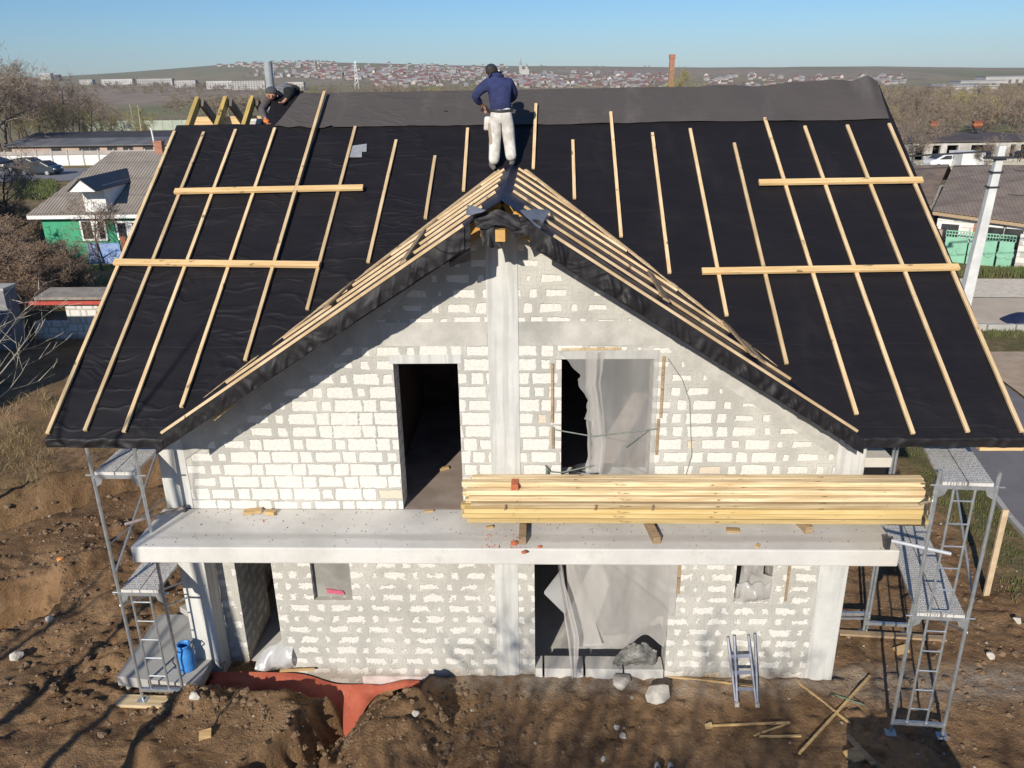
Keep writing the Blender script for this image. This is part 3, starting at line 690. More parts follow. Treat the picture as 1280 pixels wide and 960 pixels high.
# church
p = at(652, 93); o = thing('church', 'white church with a dark pointed spire on the far skyline', 'church', p)
a = MB(); a.box(p.x - 5, p.x + 16, p.y - 6, p.y + 6, p.z - 3, p.z + 10); a.box(p.x - 5, p.x + 1, p.y - 3, p.y + 3, p.z + 10, p.z + 19); a.lathe((p.x + 11, p.y, p.z), [(3.4, 9), (3.4, 15)], 12); a.build('wall', M['panel'], o)
a = MB(); a.lathe((p.x - 2, p.y, p.z), [(3.6, 19), (2.2, 22), (.7, 26), (.15, 34)], 10); a.lathe((p.x + 11, p.y, p.z), [(3.7, 15), (3.2, 17), (.4, 20), (.1, 23)], 12); a.build('spire', M['t_grey'], o)
# pylon
p = at(447, 116); o = thing('transmission_tower', 'thin lattice pylon rising above the distant town', 'pylon', p)
a = MB(); H = 40
top = p + Vector((0, 0, H))
for sx in (-1, 1):
    for sy in (-1, 1):
        a.tube(p + Vector((3 * sx, 3 * sy, -1)), top + Vector((.5 * sx, .5 * sy, 0)), .16, .12, 4)
for k in range(8):
    z0, z1 = k * 5, k * 5 + 5; w0, w1 = 3 - 2.5 * z0 / H, 3 - 2.5 * z1 / H
    for s in (-1, 1): a.tube(p + Vector((-w0 * s, -w0, z0)), p + Vector((w1 * s, -w1, z1)), .10, None, 4)
a.build('mast', M['galv'], o)
a = MB(); [a.tube(p + Vector((-w, 0, z)), p + Vector((w, 0, z)), .14, None, 4) for z, w in ((29, 5.5), (34, 4.5), (38, 3))]; a.build('cross_arm', M['galv'], o)
# brick chimney and ivy tree
p = at(836, 158); Ht = (atY(837, 68, p.y).z) - p.z
o = thing('brick_chimney', 'tall square orange brick chimney stack beside an ivy-clad bare tree', 'chimney', p)
M['old_brick'] = simple('old_orange_brick', (.40, .19, .12), (.30, .13, .08), 3., .9, .3, .03)
a = MB(); w = .55
for z0, z1, q in ((-1, Ht * .55, w * 1.25), (Ht * .55, Ht - .9, w)): a.box(p.x - q, p.x + q, p.y - q, p.y + q, p.z + z0, p.z + z1)
a.build('stack', M['old_brick'], o)
a = MB(); a.box(p.x - w * 1.2, p.x + w * 1.2, p.y - w * 1.2, p.y + w * 1.2, p.z + Ht - .9, p.z + Ht); a.build('crown_course', M['old_brick'], o)
for px, py, s, lab in ((852, 162, 1.25, 'large twiggy olive-brown tree right of the brick chimney'), (872, 160, .9, 'smaller olive-brown tree at the outer side of the chimney tree'), (826, 160, .8, 'low olive-brown tree growing against the left of the brick chimney'), (812, 150, .7, 'lowest faint tree farther left of the brick chimney'), (980, 150, .75, 'bare tree showing above the grey sheet left of its raised corner')):
    pr = make_tree('ivy_tree', lab, 'tree', at(px, py), 9 * s, 40 + int(px), mt='twig_green' if px < 960 else 'twig', kids=(12, 8, 6, 4), twig=.022)

# ------------------------------------------------------------------ neighbour house at left
M['pink_wall'] = simple('pink_plaster', (.50, .38, .31), (.36, .26, .21), .8, .9, .1)
M['green_wall'] = simple('green_plaster', (.06, .36, .19), (.045, .26, .14), 1.2, .85, .1)
M['asb'] = corrugated('asbestos_roof', (.36, .31, .26), (.27, .23, .19), 0, .17, .03, rows=1.6)
M['asb_b'] = corrugated('brown_asbestos_roof', (.27, .21, .17), (.19, .145, .115), 0, .17, .03, rows=1.6)
M['white_paint'] = simple('white_paint', (.80, .79, .76), (.68, .67, .64), 3, .7, .05)
M['glass'] = simple('dark_window_glass', (.06, .06, .06), (.03, .03, .035), 2, .15, 0)
M['black_metal'] = simple('black_roof_metal', (.05, .05, .055), (.03, .03, .033), 2, .4, .1)
YH = 32.; YRd = 38.
e0 = atY(33, 269, YH); rz_ = atY(150, 190, YRd).z; ez_ = e0.z
xl = e0.x; xrl = atY(140, 190, YRd).x; xr_ = -13.
o = thing('green_house', 'low green-walled house with grey corrugated roof and white dormer at left', 'house', ((xl + xr_) / 2, YH, gz(-20, YH)))
g0 = gz(-20, YH) - .3
a = MB(); a.box(xl + .5, xr_ - .3, YH + .4, YH + 11, g0, ez_ + .02); wall = a.build('wall', M['green_wall'], o)
a = MB()
a.add([(xl, YH, ez_), (xr_, YH, ez_), (xr_, YRd, rz_), (xrl, YRd, rz_), (xl, YH + 12, ez_), (xr_, YH + 12, ez_)], [(0, 1, 2, 3), (3, 2, 5, 4), (0, 3, 4)])
rf = a.build('roof', M['asb'], o, solid=.06, fix=False)
a = MB(); a.box(xl, xr_, YH - .02, YH + .05, ez_ - .22, ez_ - .03); a.build('fascia', M['white_paint'], o)
for (xa, xb, ya, yb) in ((104, 131, 274, 301), (148, 172, 276, 300)):
    p0 = atY(xa, yb, YH + .38); p1 = atY(xb, ya, YH + .38)
    f = MB()
    for q in (0, 1):
        f.box(p0.x, p1.x, YH + .34, YH + .42, (p0.z, p1.z - .1)[q], (p0.z + .1, p1.z)[q])
        xx = (p0.x, p1.x - .1)[q]; f.box(xx, xx + .1, YH + .335, YH + .42, p0.z, p1.z)
    xm = p0.x * .5 + p1.x * .5; f.box(xm - .06, xm + .3, YH + .33, YH + .42, p0.z + .05, p1.z - .05)
    w = f.build('window', M['white_paint'], o)
    q = MB(); q.box(p0.x + .05, p1.x - .05, YH + .37, YH + .395, p0.z + .05, p1.z - .05); q.build('pane', M['glass'], w)
# dormer
d0 = atY(108, 268, YH + .2); d1 = atY(130, 240, YH + .2)
a = MB(); a.box(d0.x, d1.x, YH + .2, YH + 3.2, ez_ - .05, d1.z + .35); dm = a.build('dormer', M['white_paint'], o)
xm = (d0.x + d1.x) / 2; zt = atY(104, 224, YH - .9).z; w2 = (d1.x - d0.x) / 2 + .16
a = MB()
for s in (-1, 1): a.add([(xm, YH - .9, zt), (xm, YH + 4.2, zt), (xm + s * w2, YH + 3.2, d1.z + .18), (xm + s * w2, YH - .9, d1.z + .18)], [(0, 1, 2, 3)])
a.build('dormer_roof', M['black_metal'], dm, solid=.05)
a = MB(); a.prism([(xm - w2 + .05, YH - .82, d1.z + .15), (xm + w2 - .05, YH - .82, d1.z + .15), (xm, YH - .82, zt - .06)], (0, 1.1, 0)); a.build('gable_board', M['white_paint'], dm)
c0 = atY(203, 200, YRd)
a = MB(); a.box(c0.x - .22, c0.x + .22, YRd - .3, YRd + .1, rz_ - .3, rz_ + .52); a.box(c0.x - .27, c0.x + .27, YRd - .35, YRd + .15, rz_ + .52, rz_ + .6); ch = a.build('chimney', M['old_brick'], rf)
a = MB(); a.tube((c0.x - .3, YRd, rz_), (c0.x - .36, YRd, rz_ + 1.3), .05); a.build('pipe', M['white_paint'], ch)
# blue fence panel, brush, brick shed, dark walls at left
bp0, bp1 = atY(113, 330, 31.), atY(154, 330, 31.)
a = MB(); a.box(bp0.x, bp1.x, bp0.y, bp0.y + .06, bp0.z, atY(130, 304, bp0.y).z); o = a.build('fence_panel', simple('blue_painted_panel', (.16, .28, .58), (.30, .38, .55), 5, .7, .1), at=bp0)
tag(o, 'pale blue sheet fence panel below the green house wall', 'fence')
bp0 = atY(160, 334, 31.)
a = MB(); a.box(bp0.x - .15, bp0.x + .15, bp0.y, bp0.y + .15, bp0.z, bp0.z + 1.6); tag(a.build('gate_post', simple('rust_red_paint', (.30, .10, .05), None, 5, .8), at=bp0), 'rust-red gate post right of the blue fence panel', 'post')
M['shed_wall'] = block_wall('shed_block_wall', -50, course=.28)
s0 = at(91, 428); s1x = s0.x + 7.; sz = atY(88, 379, s0.y).z
o = thing('block_shed', 'white block shed with red roof beam under a weathered board roof at left', 'shed', s0)
a = MB(); a.box(s0.x, s1x, s0.y, s0.y + .6, -.3, sz); a.build('wall', M['shed_wall'], o)
a = MB(); a.bar((s0.x - 1.9, s0.y - .15, sz + .06), (s1x, s0.y - .15, sz + .06), .12, .13); a.build('beam', simple('red_painted_beam', (.50, .07, .05), (.40, .06, .04), 5, .6), o)
a = MB(); a.hexa([(s0.x - .9, s0.y - .3, sz + .2), (s1x, s0.y - .3, sz + .2), (s1x, s0.y + .8, sz + .30), (s0.x - .9, s0.y + .8, sz + .30), (s0.x - .9, s0.y - .3, sz + .3), (s1x, s0.y - .3, sz + .3), (s1x, s0.y + .8, sz + .40), (s0.x - .9, s0.y + .8, sz + .40)]); a.build('roof', simple('weathered_boards', (.33, .29, .24), (.22, .19, .16), 3, .9, .3), o)
f0 = at(47, 426); fz1 = atY(60, 403, f0.y).z
a = MB(); a.box(f0.x, s0.x - .05, f0.y, f0.y + .25, -.3, fz1); tag(a.build('low_wall', block_wall('pale_blue_block_wall', -50, course=.25), at=f0), 'low pale block wall in shade left of the white shed', 'wall')
w0 = at(26, 436); wz = atY(10, 362, w0.y).z
o = thing('block_wall', 'grey block wall end in deep shade at the left edge of the picture', 'wall', (w0.x - 2, w0.y, 0))
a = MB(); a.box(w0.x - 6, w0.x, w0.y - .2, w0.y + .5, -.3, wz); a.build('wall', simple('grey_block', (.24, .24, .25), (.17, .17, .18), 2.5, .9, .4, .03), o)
a = MB(); a.box(w0.x - 6.1, w0.x + .05, w0.y - .25, w0.y + .55, wz, wz + .10); a.build('coping', M['kerb'], o)
# house outside the left edge whose shadow covers the yard
o = thing('neighbour_house', 'plastered neighbour house standing outside the left edge of the picture', 'house', (-22., 8., 0))
a = MB(); a.box(-27., -18.3, 3.5, 11.5, -.3, 3.8); a.prism([(-27, 3.5, 3.8), (-27, 11.5, 3.8), (-27, 7.5, 5.2)], (8.7, 0, 0)); a.build('wall', M['pink_wall'], o)
a = MB()
for s_ in (-1, 1): a.add([(-27.3, 7.5, 5.4), (-18., 7.5, 5.4), (-18., 7.5 + s_ * 4.5, 3.8), (-27.3, 7.5 + s_ * 4.5, 3.8)], [(0, 1, 2, 3)])
a.build('roof', M['asb_b'], o, solid=.08)
# dark pointed roof at the left edge
q0 = atY(0, 268, 36); q1 = atY(17, 203, 36)
o = thing('dark_gable_house', 'dark house with a pointed roof cut off by the left edge', 'house', (q0.x - 3, 36, gz(q0.x, 36)))
a = MB(); a.box(q0.x - 7, q0.x - .9, 32.2, 35.6, gz(q0.x, 36) - .3, q1.z - .1); a.build('wall', simple('plain_dark_wall', (.075, .06, .055), (.05, .04, .04), 2, .9), o)  # wall in a dark brownish colour, lightly mottled
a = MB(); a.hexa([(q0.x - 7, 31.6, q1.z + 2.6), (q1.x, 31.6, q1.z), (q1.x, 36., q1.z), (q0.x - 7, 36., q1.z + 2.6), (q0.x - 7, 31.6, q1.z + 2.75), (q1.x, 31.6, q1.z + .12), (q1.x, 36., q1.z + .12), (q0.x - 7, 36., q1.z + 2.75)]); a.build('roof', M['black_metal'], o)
# brush thickets
G = 'brown brush thickets at left'
sp = make_tree('bare_shrub', 'dense leafless brown shrub of the thicket between shed and green house', 'shrub', (0, 0, 0), 3., 51, mt='twig_dark', mb='twig_dark', kids=(14, 8, 6, 5), twig=.010, spread=.95, start=.05, r0=.05, bend=.28)
for k, (px, py, s) in enumerate(((20, 350, .9), (45, 356, .8), (70, 360, .75), (92, 366, .7), (60, 370, .85), (35, 372, .9), (85, 372, .7), (8, 365, 1.1), (15, 395, 1.), (30, 330, .9), (50, 392, .7), (-10, 350, 1.1), (72, 386, .7), (18, 420, .7), (105, 376, .6), (0, 330, .9), (12, 300, .9), (40, 300, .7))):
    o = sp if k == 0 else copy_tree(sp); o.location = at(px, py); o.rotation_euler = (0, 0, rnd.random() * 6); o.scale = (s * 1.35, s * 1.35, s); o['group'] = G
make_tree('bare_tree', 'leafless tree leaning over the brush at the left edge before the grey roof', 'tree', at(20, 300), 5.2, 62, mt='twig', kids=(12, 7, 6, 5), twig=.012, spread=.85)
make_tree('bare_tree', 'leafless tree whose shadowed branches cross the green wall', 'tree', at(128, 338), 3.6, 63, mt='twig_dark', kids=(10, 6, 5, 4), twig=.010, spread=.8)
# long shed, panel fence, cars, poles, far fence
M['bitumen'] = simple('bitumen_roof', (.060, .056, .060), (.035, .033, .036), .5, .8, .1)
M['bitumen_grey'] = simple('grey_bitumen_roof', (.17, .165, .17), (.10, .10, .105), .4, .8, .1)
b0 = at(20, 194); b1 = at(212, 190); bz = atY(100, 181, b0.y).z; bt = atY(100, 166, b0.y + 9).z
o = thing('long_shed', 'long low pink-walled shed with a black bitumen roof behind the green house', 'shed', ((b0.x + b1.x) / 2, b0.y, b0.z))
xa, xb = b0.x - 1, b1.x + 12; gzz = b0.z - .4
a = MB(); a.box(xa, xb, b0.y, b0.y + 16, gzz, bz - .15); a.build('wall', M['pink_wall'], o)
a = MB(); a.hexa([(xa - .6, b0.y - .7, bz - .15), (xb, b0.y - .7, bz - .15), (xb, b0.y + 9, bt - .15), (xa - .6, b0.y + 9, bt - .15), (xa - .6, b0.y - .7, bz), (xb, b0.y - .7, bz), (xb, b0.y + 9, bt), (xa - .6, b0.y + 9, bt)]); r_ = a.build('roof', M['bitumen_grey'], o)
a = MB(); zc = (bz + bt) / 2; a.hexa([(xa - .6, b0.y + 3.2, zc - .35), (xb, b0.y + 3.2, zc - .35), (xb, b0.y + 9.4, bt + .02), (xa - .6, b0.y + 9.4, bt + .02), (xa - .6, b0.y + 3.2, zc - .15), (xb, b0.y + 3.2, zc - .15), (xb, b0.y + 9.4, bt + .12), (xa - .6, b0.y + 9.4, bt + .12)]); a.build('roof_strip', M['bitumen'], r_)
for px in (70, 105, 118, 140, 160, 185):
    x = atY(px, 185, b0.y).x; a = MB(); a.box(x - .8, x + .8, b0.y - .05, b0.y + .2, bz - 1.4, bz - .4); a.build('window', M['glass'], o)
f0 = at(8, 208); f1 = at(124, 205); fzz = atY(60, 189, f0.y).z
o = thing('panel_fence', 'white concrete panel fence along the street at left', 'fence', ((f0.x + f1.x) / 2, f0.y, f0.z))
L = f1.x + 16 - (f0.x - 4); n = int(L / 2.)
for k in range(n + 1):
    x = f0.x - 4 + L * k / n; a = MB(); a.box(x - .09, x + .09, f0.y - .1, f0.y + .1, f0.z - .3, fzz + .15); a.build('post', M['kerb'], o)
a = MB(); a.box(f0.x - 4, f0.x - 4 + L, f0.y - .04, f0.y + .04, f0.z - .3, fzz - .55); a.build('panel', M['white_paint'], o)
a = MB(); a.box(f0.x - 4, f0.x - 4 + L, f0.y - .03, f0.y + .03, fzz - .5, fzz); a.build('top_panel', simple('grey_pink_panel', (.42, .37, .33), (.34, .30, .27), 1, .9), o)
def car(loc, rz, label, paint, sc=1., group=None):
    o = thing('parked_car', label, 'car', loc, group); x, y, z = loc
    pr = [(-2.1, .3), (-2.15, .75), (-1.95, .95), (-1.35, 1.0), (-.75, 1.42), (.75, 1.46), (1.55, 1.05), (2.05, .95), (2.15, .6), (2.1, .3)]
    a = MB(); a.prism([(x + p, y - .84, z + q) for p, q in pr], (0, 1.68, 0)); a.build('body', paint, o, bevel=.12)
    a = MB()
    a.prism([(x - 1.22, y - .86, z + 1.02), (x - .72, y - .86, z + 1.36), (x - .02, y - .86, z + 1.39), (x - .02, y - .86, z + 1.02)], (0, 1.72, 0))
    a.prism([(x + .06, y - .86, z + 1.02), (x + .06, y - .86, z + 1.39), (x + .7, y - .86, z + 1.38), (x + 1.32, y - .86, z + 1.04)], (0, 1.72, 0)); a.build('side_window', M['glass'], o)
    a = MB(); a.hexa([(x + 1.53, y - .7, z + 1.09), (x + 1.55, y + .7, z + 1.09), (x + .85, y + .6, z + 1.46), (x + .85, y - .6, z + 1.46), (x + 1.58, y - .7, z + 1.10), (x + 1.58, y + .7, z + 1.10), (x + .87, y + .6, z + 1.49), (x + .87, y - .6, z + 1.49)]); a.build('windscreen', M['glass'], o)
    for wx in (-1.3, 1.32):
        for sy in (-1, 1):
            a = MB(); a.tube((x + wx, y + sy * .62, z + .31), (x + wx, y + sy * .87, z + .31), .31, None, 16); w = a.build('wheel', M['black_metal'], o)
            a = MB(); a.tube((x + wx, y + sy * .86, z + .31), (x + wx, y + sy * .885, z + .31), .19, None, 12); a.build('rim', M['galv'], w)
    for sy in (-1, 1):
        a = MB(); a.box(x + 2.06, x + 2.17, y + sy * .62 - .16, y + sy * .62 + .16, z + .62, z + .78); a.build('headlight', M['white_paint'], o)
    o.rotation_euler = (0, 0, rz); o.scale = (sc,) * 3; return o
def carpaint(n, c): 
    m = NT(n); m.col(c).rough(.25); m.b.inputs['Coat Weight'].default_value = .5; return m.mat
car(at(52, 219), R(-6), 'dark grey saloon car driving in front on the street at left', carpaint('dark_grey_paint', (.035, .045, .055)), 1.12)
car(at(34, 214), R(-4), 'dark blue car just behind the grey one on the left street', carpaint('dark_blue_paint', (.015, .025, .045)), 1.12)
car(at(1182, 211), R(186), 'white car parked before the ruined building at right', carpaint('white_car_paint', (.75, .76, .78)), 1.05)
p = at(1290, 406); a = MB(); a.grid(lambda u_, v_: (p.x - 1.0 + 3.2 * u_, p.y - .6 + 1.3 * v_, p.z - .05 + (.62 + .3 * float(vnoise(u_ * 7, v_ * 3))) * max(0., math.sin(u_ * 3.1416)) ** .35 * max(0., math.sin(v_ * 3.1416)) ** .5), 24, 14)
tag(a.build('tarpaulin', simple('dark_blue_tarpaulin', (.016, .024, .075), (.010, .014, .045), 4, .6, .4, .03), at=p, smooth=True), 'dark blue tarpaulin over a low heap at the right edge of the dusty road', 'tarpaulin')
for px, py, pt, lab in ((180, 187, 131, 'right one of two thin pale poles standing behind the long shed'), (170, 172, 130, 'left one of two thin pale poles standing behind the long shed')):
    p = at(px, py); zt = atY(px - 8, pt, p.y); a = MB(); a.tube(p - Vector((0, 0, .3)), zt, .11, .07, 6); tag(a.build('pole', M['kerb'], at=p), lab, 'pole')
g0 = at(108, 164); g1 = at(237, 163); zt = atY(170, 151, g0.y).z
o = thing('green_fence', 'long pale green concrete fence across the field beyond the left poles', 'fence', (g0.x, g0.y, g0.z))
a = MB(); a.box(g0.x, g1.x + 30, g0.y, g0.y + .2, g0.z - .5, zt); a.build('panel', simple('pale_green_wall', (.42, .47, .38), (.34, .38, .30), .3, .9, 0), o)
for k in range(24):
    x = g0.x + (g1.x + 30 - g0.x) * k / 23; a = MB(); a.box(x - .15, x + .15, g0.y - .1, g0.y + .3, g0.z - .5, zt + .1); a.build('post', M['kerb'], o)

# ------------------------------------------------------------------ right side: old houses, gate, wall, pole, ruin
gA, gB = at(1177, 326), at(1263, 334); d = (gB - gA); d.z = 0; gw = d.length; d.normalize(); nrm = Vector((-d.y, d.x, 0))
gtop = atY(1180, 288, gA.y).z
o = thing('green_gate', 'pale green metal double gate with a lattice top behind the utility pole', 'gate', gA)
M['gate_green'] = simple('pale_green_paint', (.26, .52, .36), (.21, .44, .30), 2, .6, .1)
z0 = min(gA.z, gB.z)
for k, (t0, t1) in enumerate(((.0, .34), (.35, .76), (.78, 1.))):
    p = gA + d * gw * t0; q = gA + d * gw * t1; c = (p + q) / 2; hz = (gtop - z0)
    a = MB(); a.obox((c.x, c.y, z0 + hz * .41), d * (gw * (t1 - t0) / 2 - .02), nrm * .02, (0, 0, hz * .40)); lf = a.build('leaf', M['gate_green'], o)
    a = MB(); nn = max(4, int(gw * (t1 - t0) / .12))
    for i in range(nn + 1):
        b = p.lerp(q, i / nn); a.bar((b.x, b.y, z0 + hz * .8), (b.x, b.y, z0 + hz), .03, .03, (1, 0, 0))
    a.bar((p.x, p.y, z0 + hz), (q.x, q.y, z0 + hz), .05, .05); a.bar((p.x, p.y, z0 + hz * .9), (q.x, q.y, z0 + hz * .9), .04, .04); a.build('lattice', M['gate_green'], lf)
    a = MB(); [a.tube((p + d * gw * (t1 - t0) * (.25 + .5 * i) - nrm * .03) + Vector((0, 0, z0 - p.z + hz * .4)), (p + d * gw * (t1 - t0) * (.25 + .5 * i) - nrm * .05) + Vector((0, 0, z0 - p.z + hz * .4)), .22, .2, 10) for i in (0, 1)]; a.build('boss', M['gate_green'], lf)
wA = gB + d * .15; wB = gB + d * 9
a = MB(); a.prism([(wA.x, wA.y, z0 - .4), (wB.x, wB.y, z0 - .6), (wB.x, wB.y, gtop + .25), (wA.x, wA.y, gtop + .1)], nrm * .25); tag(a.build('garden_wall', M['shed_wall'], at=wA), 'white block garden wall right of the green gate', 'wall')
wA = gA - d * .2; wB = gA - d * 7
a = MB(); a.prism([(wA.x, wA.y, z0 - .4), (wA.x, wA.y, gtop), (wB.x, wB.y, gtop), (wB.x, wB.y, z0 - .4)], nrm * .25); tag(a.build('garden_wall', M['pink_wall'], at=wA), 'weathered plaster garden wall left of the green gate', 'wall')
def old_house(pL, pR, rL, rR, yL, yR_, yrd, label, wallm, roofm, name='old_house', hh=0):
    eL = atY(*pL, yL); eR = atY(*pR, yR_); kL = atY(*rL, yL + yrd); kR = atY(*rR, yR_ + yrd)
    o = thing(name, label, 'house', ((eL.x + eR.x) / 2, (yL + yR_) / 2, gz(eL.x, yL)))
    dd = Vector((eR.x - eL.x, eR.y - eL.y, 0)).normalized(); nn = Vector((-dd.y, dd.x, 0)); zg = gz(eL.x, yL) - .6
    a = MB(); i0 = Vector((eL.x, eL.y, 0)) + nn * .35 + dd * .25; i1 = Vector((eR.x, eR.y, 0)) + nn * .35 - dd * .25
    for_ = [(i0.x, i0.y), (i1.x, i1.y), (i1.x + nn.x * 2 * yrd * .9, i1.y + nn.y * 2 * yrd * .9), (i0.x + nn.x * 2 * yrd * .9, i0.y + nn.y * 2 * yrd * .9)]
    ze = min(eL.z, eR.z) - .08
    a.prism([(x, y, zg) for x, y in for_], (0, 0, ze - zg)); w = a.build('wall', wallm, o)
    bL = kL * 2 - eL; bR = kR * 2 - eR; bL.z, bR.z = eL.z, eR.z
    a = MB(); a.add([eL, eR, kR, kL, bR, bL], [(0, 1, 2, 3), (3, 2, 4, 5)]); a.build('roof', roofm, o, solid=.07, fix=False)
    a = MB(); a.bar(eL - Vector((0, 0, .14)), eR - Vector((0, 0, .14)), .05, .16); a.build('eave_board', M['old_wood'], o)
    return o, i0, i1, dd, nn, ze, zg
o, i0, i1, dd, nn, ze, zg = old_house((1166, 263), (1300, 281), (1192, 207), (1330, 207), 32., 29.5, 5.5, 'old house with a brown corrugated roof behind the green gate', M['shed_wall'], corrugated('brown_asbestos_roof_right', (.29, .23, .19), (.20, .155, .125), 0, .17, .03, rows=1.6, dirv=(.97, -.24)))
for t, c in ((.15, 'white_paint'), (.52, 'old_brick'), (.62, 'white_paint'), (.82, 'white_paint')):
    p = i0.lerp(i1, t) - nn * .03; a = MB(); a.obox((p.x, p.y, ze - .75), dd * .5, nn * .04, (0, 0, .6)); f = a.build('window', M[c], o)
    a = MB(); a.obox((p.x - nn.x * .03, p.y - nn.y * .03, ze - .75), dd * .4, nn * .03, (0, 0, .5)); a.build('pane', M['glass'], f)
old_house((1128, 250), (1164, 256), (1132, 208), (1186, 206), 34., 33.2, 5., 'older house with a collapsing brown roof left of the corrugated one', M['shed_wall'], simple('rotten_brown_roof', (.22, .16, .12), (.13, .10, .08), 2., .95, .5, .05), 'old_house')
# ruin
r0, r1 = at(1128, 207), at(1285, 212); zr_ = atY(1150, 178, r0.y).z; yr = r0.y
M['ruin'] = simple('patchy_white_wall', (.62, .59, .53), (.36, .33, .28), .9, .9, .2, .05)
o = thing('ruined_building', 'ruined white flat-roofed building with dark openings beyond the corrugated roofs', 'building', ((r0.x + r1.x) / 2, yr, r0.z))
zb = min(r0.z, r1.z) - .5
xa, xb = r0.x - 4, r1.x + 6
ops = [atY(p, 185, yr).x for p in (1145, 1156, 1166, 1176, 1184, 1198, 1214, 1243, 1263, 1270, 1276, 1292)]
a = MB(); lev0, lev1 = zr_ - 1.9, zr_ - .35
a.box(xa, xb, yr, yr + .4, zb, lev0); a.box(xa, xb, yr, yr + .4, lev1, zr_)
cuts = [xa] + ops + [xb]
for k in range(0, len(cuts) - 1, 2): a.box(cuts[k], cuts[k + 1], yr, yr + .4, lev0, lev1)
a.box(xa, xb, yr + 12, yr + 12.4, zb, zr_); a.box(xa, xa + .4, yr + .4, yr + 12, zb, zr_); a.box(xb - .4, xb, yr + .4, yr + 12, zb, zr_); a.build('wall', M['ruin'], o)
a = MB(); a.hexa([(xa - .5, yr - .3, zr_), (xb, yr - .3, zr_), (xb, yr + 13, zr_ - .1), (xa - .5, yr + 13, zr_ - .1), (xa - .5, yr - .3, zr_ + .15), (xb, yr - .3, zr_ + .15), (xb, yr + 13, zr_ + .05), (xa - .5, yr + 13, zr_ + .05)]); rr = a.build('roof', simple('dark_brown_roof_felt', (.105, .080, .075), (.07, .055, .052), .4, .9, .1), o)
for px in (1168, 1222):
    q = atY(px, 156, yr + 10); a = MB(); a.box(q.x - .35, q.x + .35, yr + 9.7, yr + 10.3, zr_ + .5, q.z - .3); vv = a.build('vent_shaft', M['black_metal'], rr)
    a = MB(); a.lathe((q.x, yr + 10, q.z), [(.35, -.40), (.62, -.1), (.55, .2), (.7, .45), (.2, .5)], 7); a.build('vent_cowl', simple('rusted_cowl', (.42, .14, .06), (.25, .09, .05), 3, .9), vv)
a = MB(); q0, q1 = at(1200, 214), at(1232, 214)
a.box(q0.x, q1.x, q0.y, q0.y + 3, q0.z - .3, atY(1215, 191, q0.y).z); tag(a.build('white_shed', M['white_paint'], at=q0), 'small white box shed below the ruin beside the white car', 'shed')
w0, w1 = at(1128, 208), at(1290, 216)
a = MB(); a.prism([(w0.x - 3, w0.y - .7, w0.z - .4), (w1.x + 3, w1.y - .7, w1.z - .4), (w1.x + 3, w1.y - .7, w1.z + 1.0), (w0.x - 3, w0.y - .7, w0.z + .9)], (0, .25, 0)); tag(a.build('stone_wall', simple('weathered_stone', (.46, .42, .34), (.30, .27, .21), 1.2, .95, .4, .05), at=w0), 'crumbling pale stone wall in front of the ruin', 'wall')
# utility pole
YP = 20.5; pt = atY(1252.5, 182, YP); pb = atY(1204, 384, YP); dirp = (pt - pb).normalized(); pb = pb - dirp * ((pb.z + .3) / dirp.z)
o = thing('utility_pole', 'tall tapering white concrete utility pole leaning right over the road', 'pole', (pb.x, pb.y, 0))
a = MB()
def sq(c, w, d_): return [(c.x - w, c.y - d_, c.z), (c.x + w, c.y - d_, c.z), (c.x + w, c.y + d_, c.z), (c.x - w, c.y + d_, c.z)]
a.hexa(sq(pb, .21, .19) + sq(pt, .125, .11)); a.build('shaft', simple('white_concrete', (.66, .66, .64), (.52, .52, .50), 2., .85, .2), o, bevel=.025)
a = MB()
for t in (.86, .93, .78):
    c = pb.lerp(pt, t); a.obox(c, (.19, 0, 0), (0, .17, 0), (0, 0, .03))
a.build('band', M['black_metal'], o)
a = MB(); c = pb.lerp(pt, .94); a.obox(c + Vector((0, -.2, 0)), (.65, 0, 0), (0, .04, 0), (0, 0, .04)); a.build('cross_arm', M['black_metal'], o)
for s in (-1, 1):
    a = MB(); a.lathe(c + Vector((s * .5, -.2, 0)), [(.05, .0), (.11, .05), (.07, .1), (.11, .16), (.04, .22)], 8); a.build('insulator', M['black_metal'], o)
for k, (z_, x2, y2, z2, lab) in enumerate(((.95, -24, 13, -.4, 'upper black power cable running left from the pole'), (.88, -24, 14, -.9, 'lower thin cable running left from the pole below the upper one'), (.95, 26, -2, .2, 'upper black power cable running right from the pole out of the picture'), (.85, 26, -1, -.5, 'lower thin cable running right from the pole out of the picture'), (.72, 26, -2, -.7, 'lowest thin cable running right from halfway up the pole'))):
    p = pb.lerp(pt, z_) + Vector((.5 if x2 > 0 else -.5, -.2, .15)); q = Vector((p.x + x2, p.y + y2, p.z + z2)); pts = []
    for i in range(17):
        t = i / 16; v = p.lerp(q, t); v.z -= 1.2 * t * (1 - t) * 2; pts.append(v)
    a = MB(); a.path(pts, .035 if k in (0, 2) else .014, 5); tag(a.build('overhead_cable', M['black_metal'], at=p), lab, 'cable')
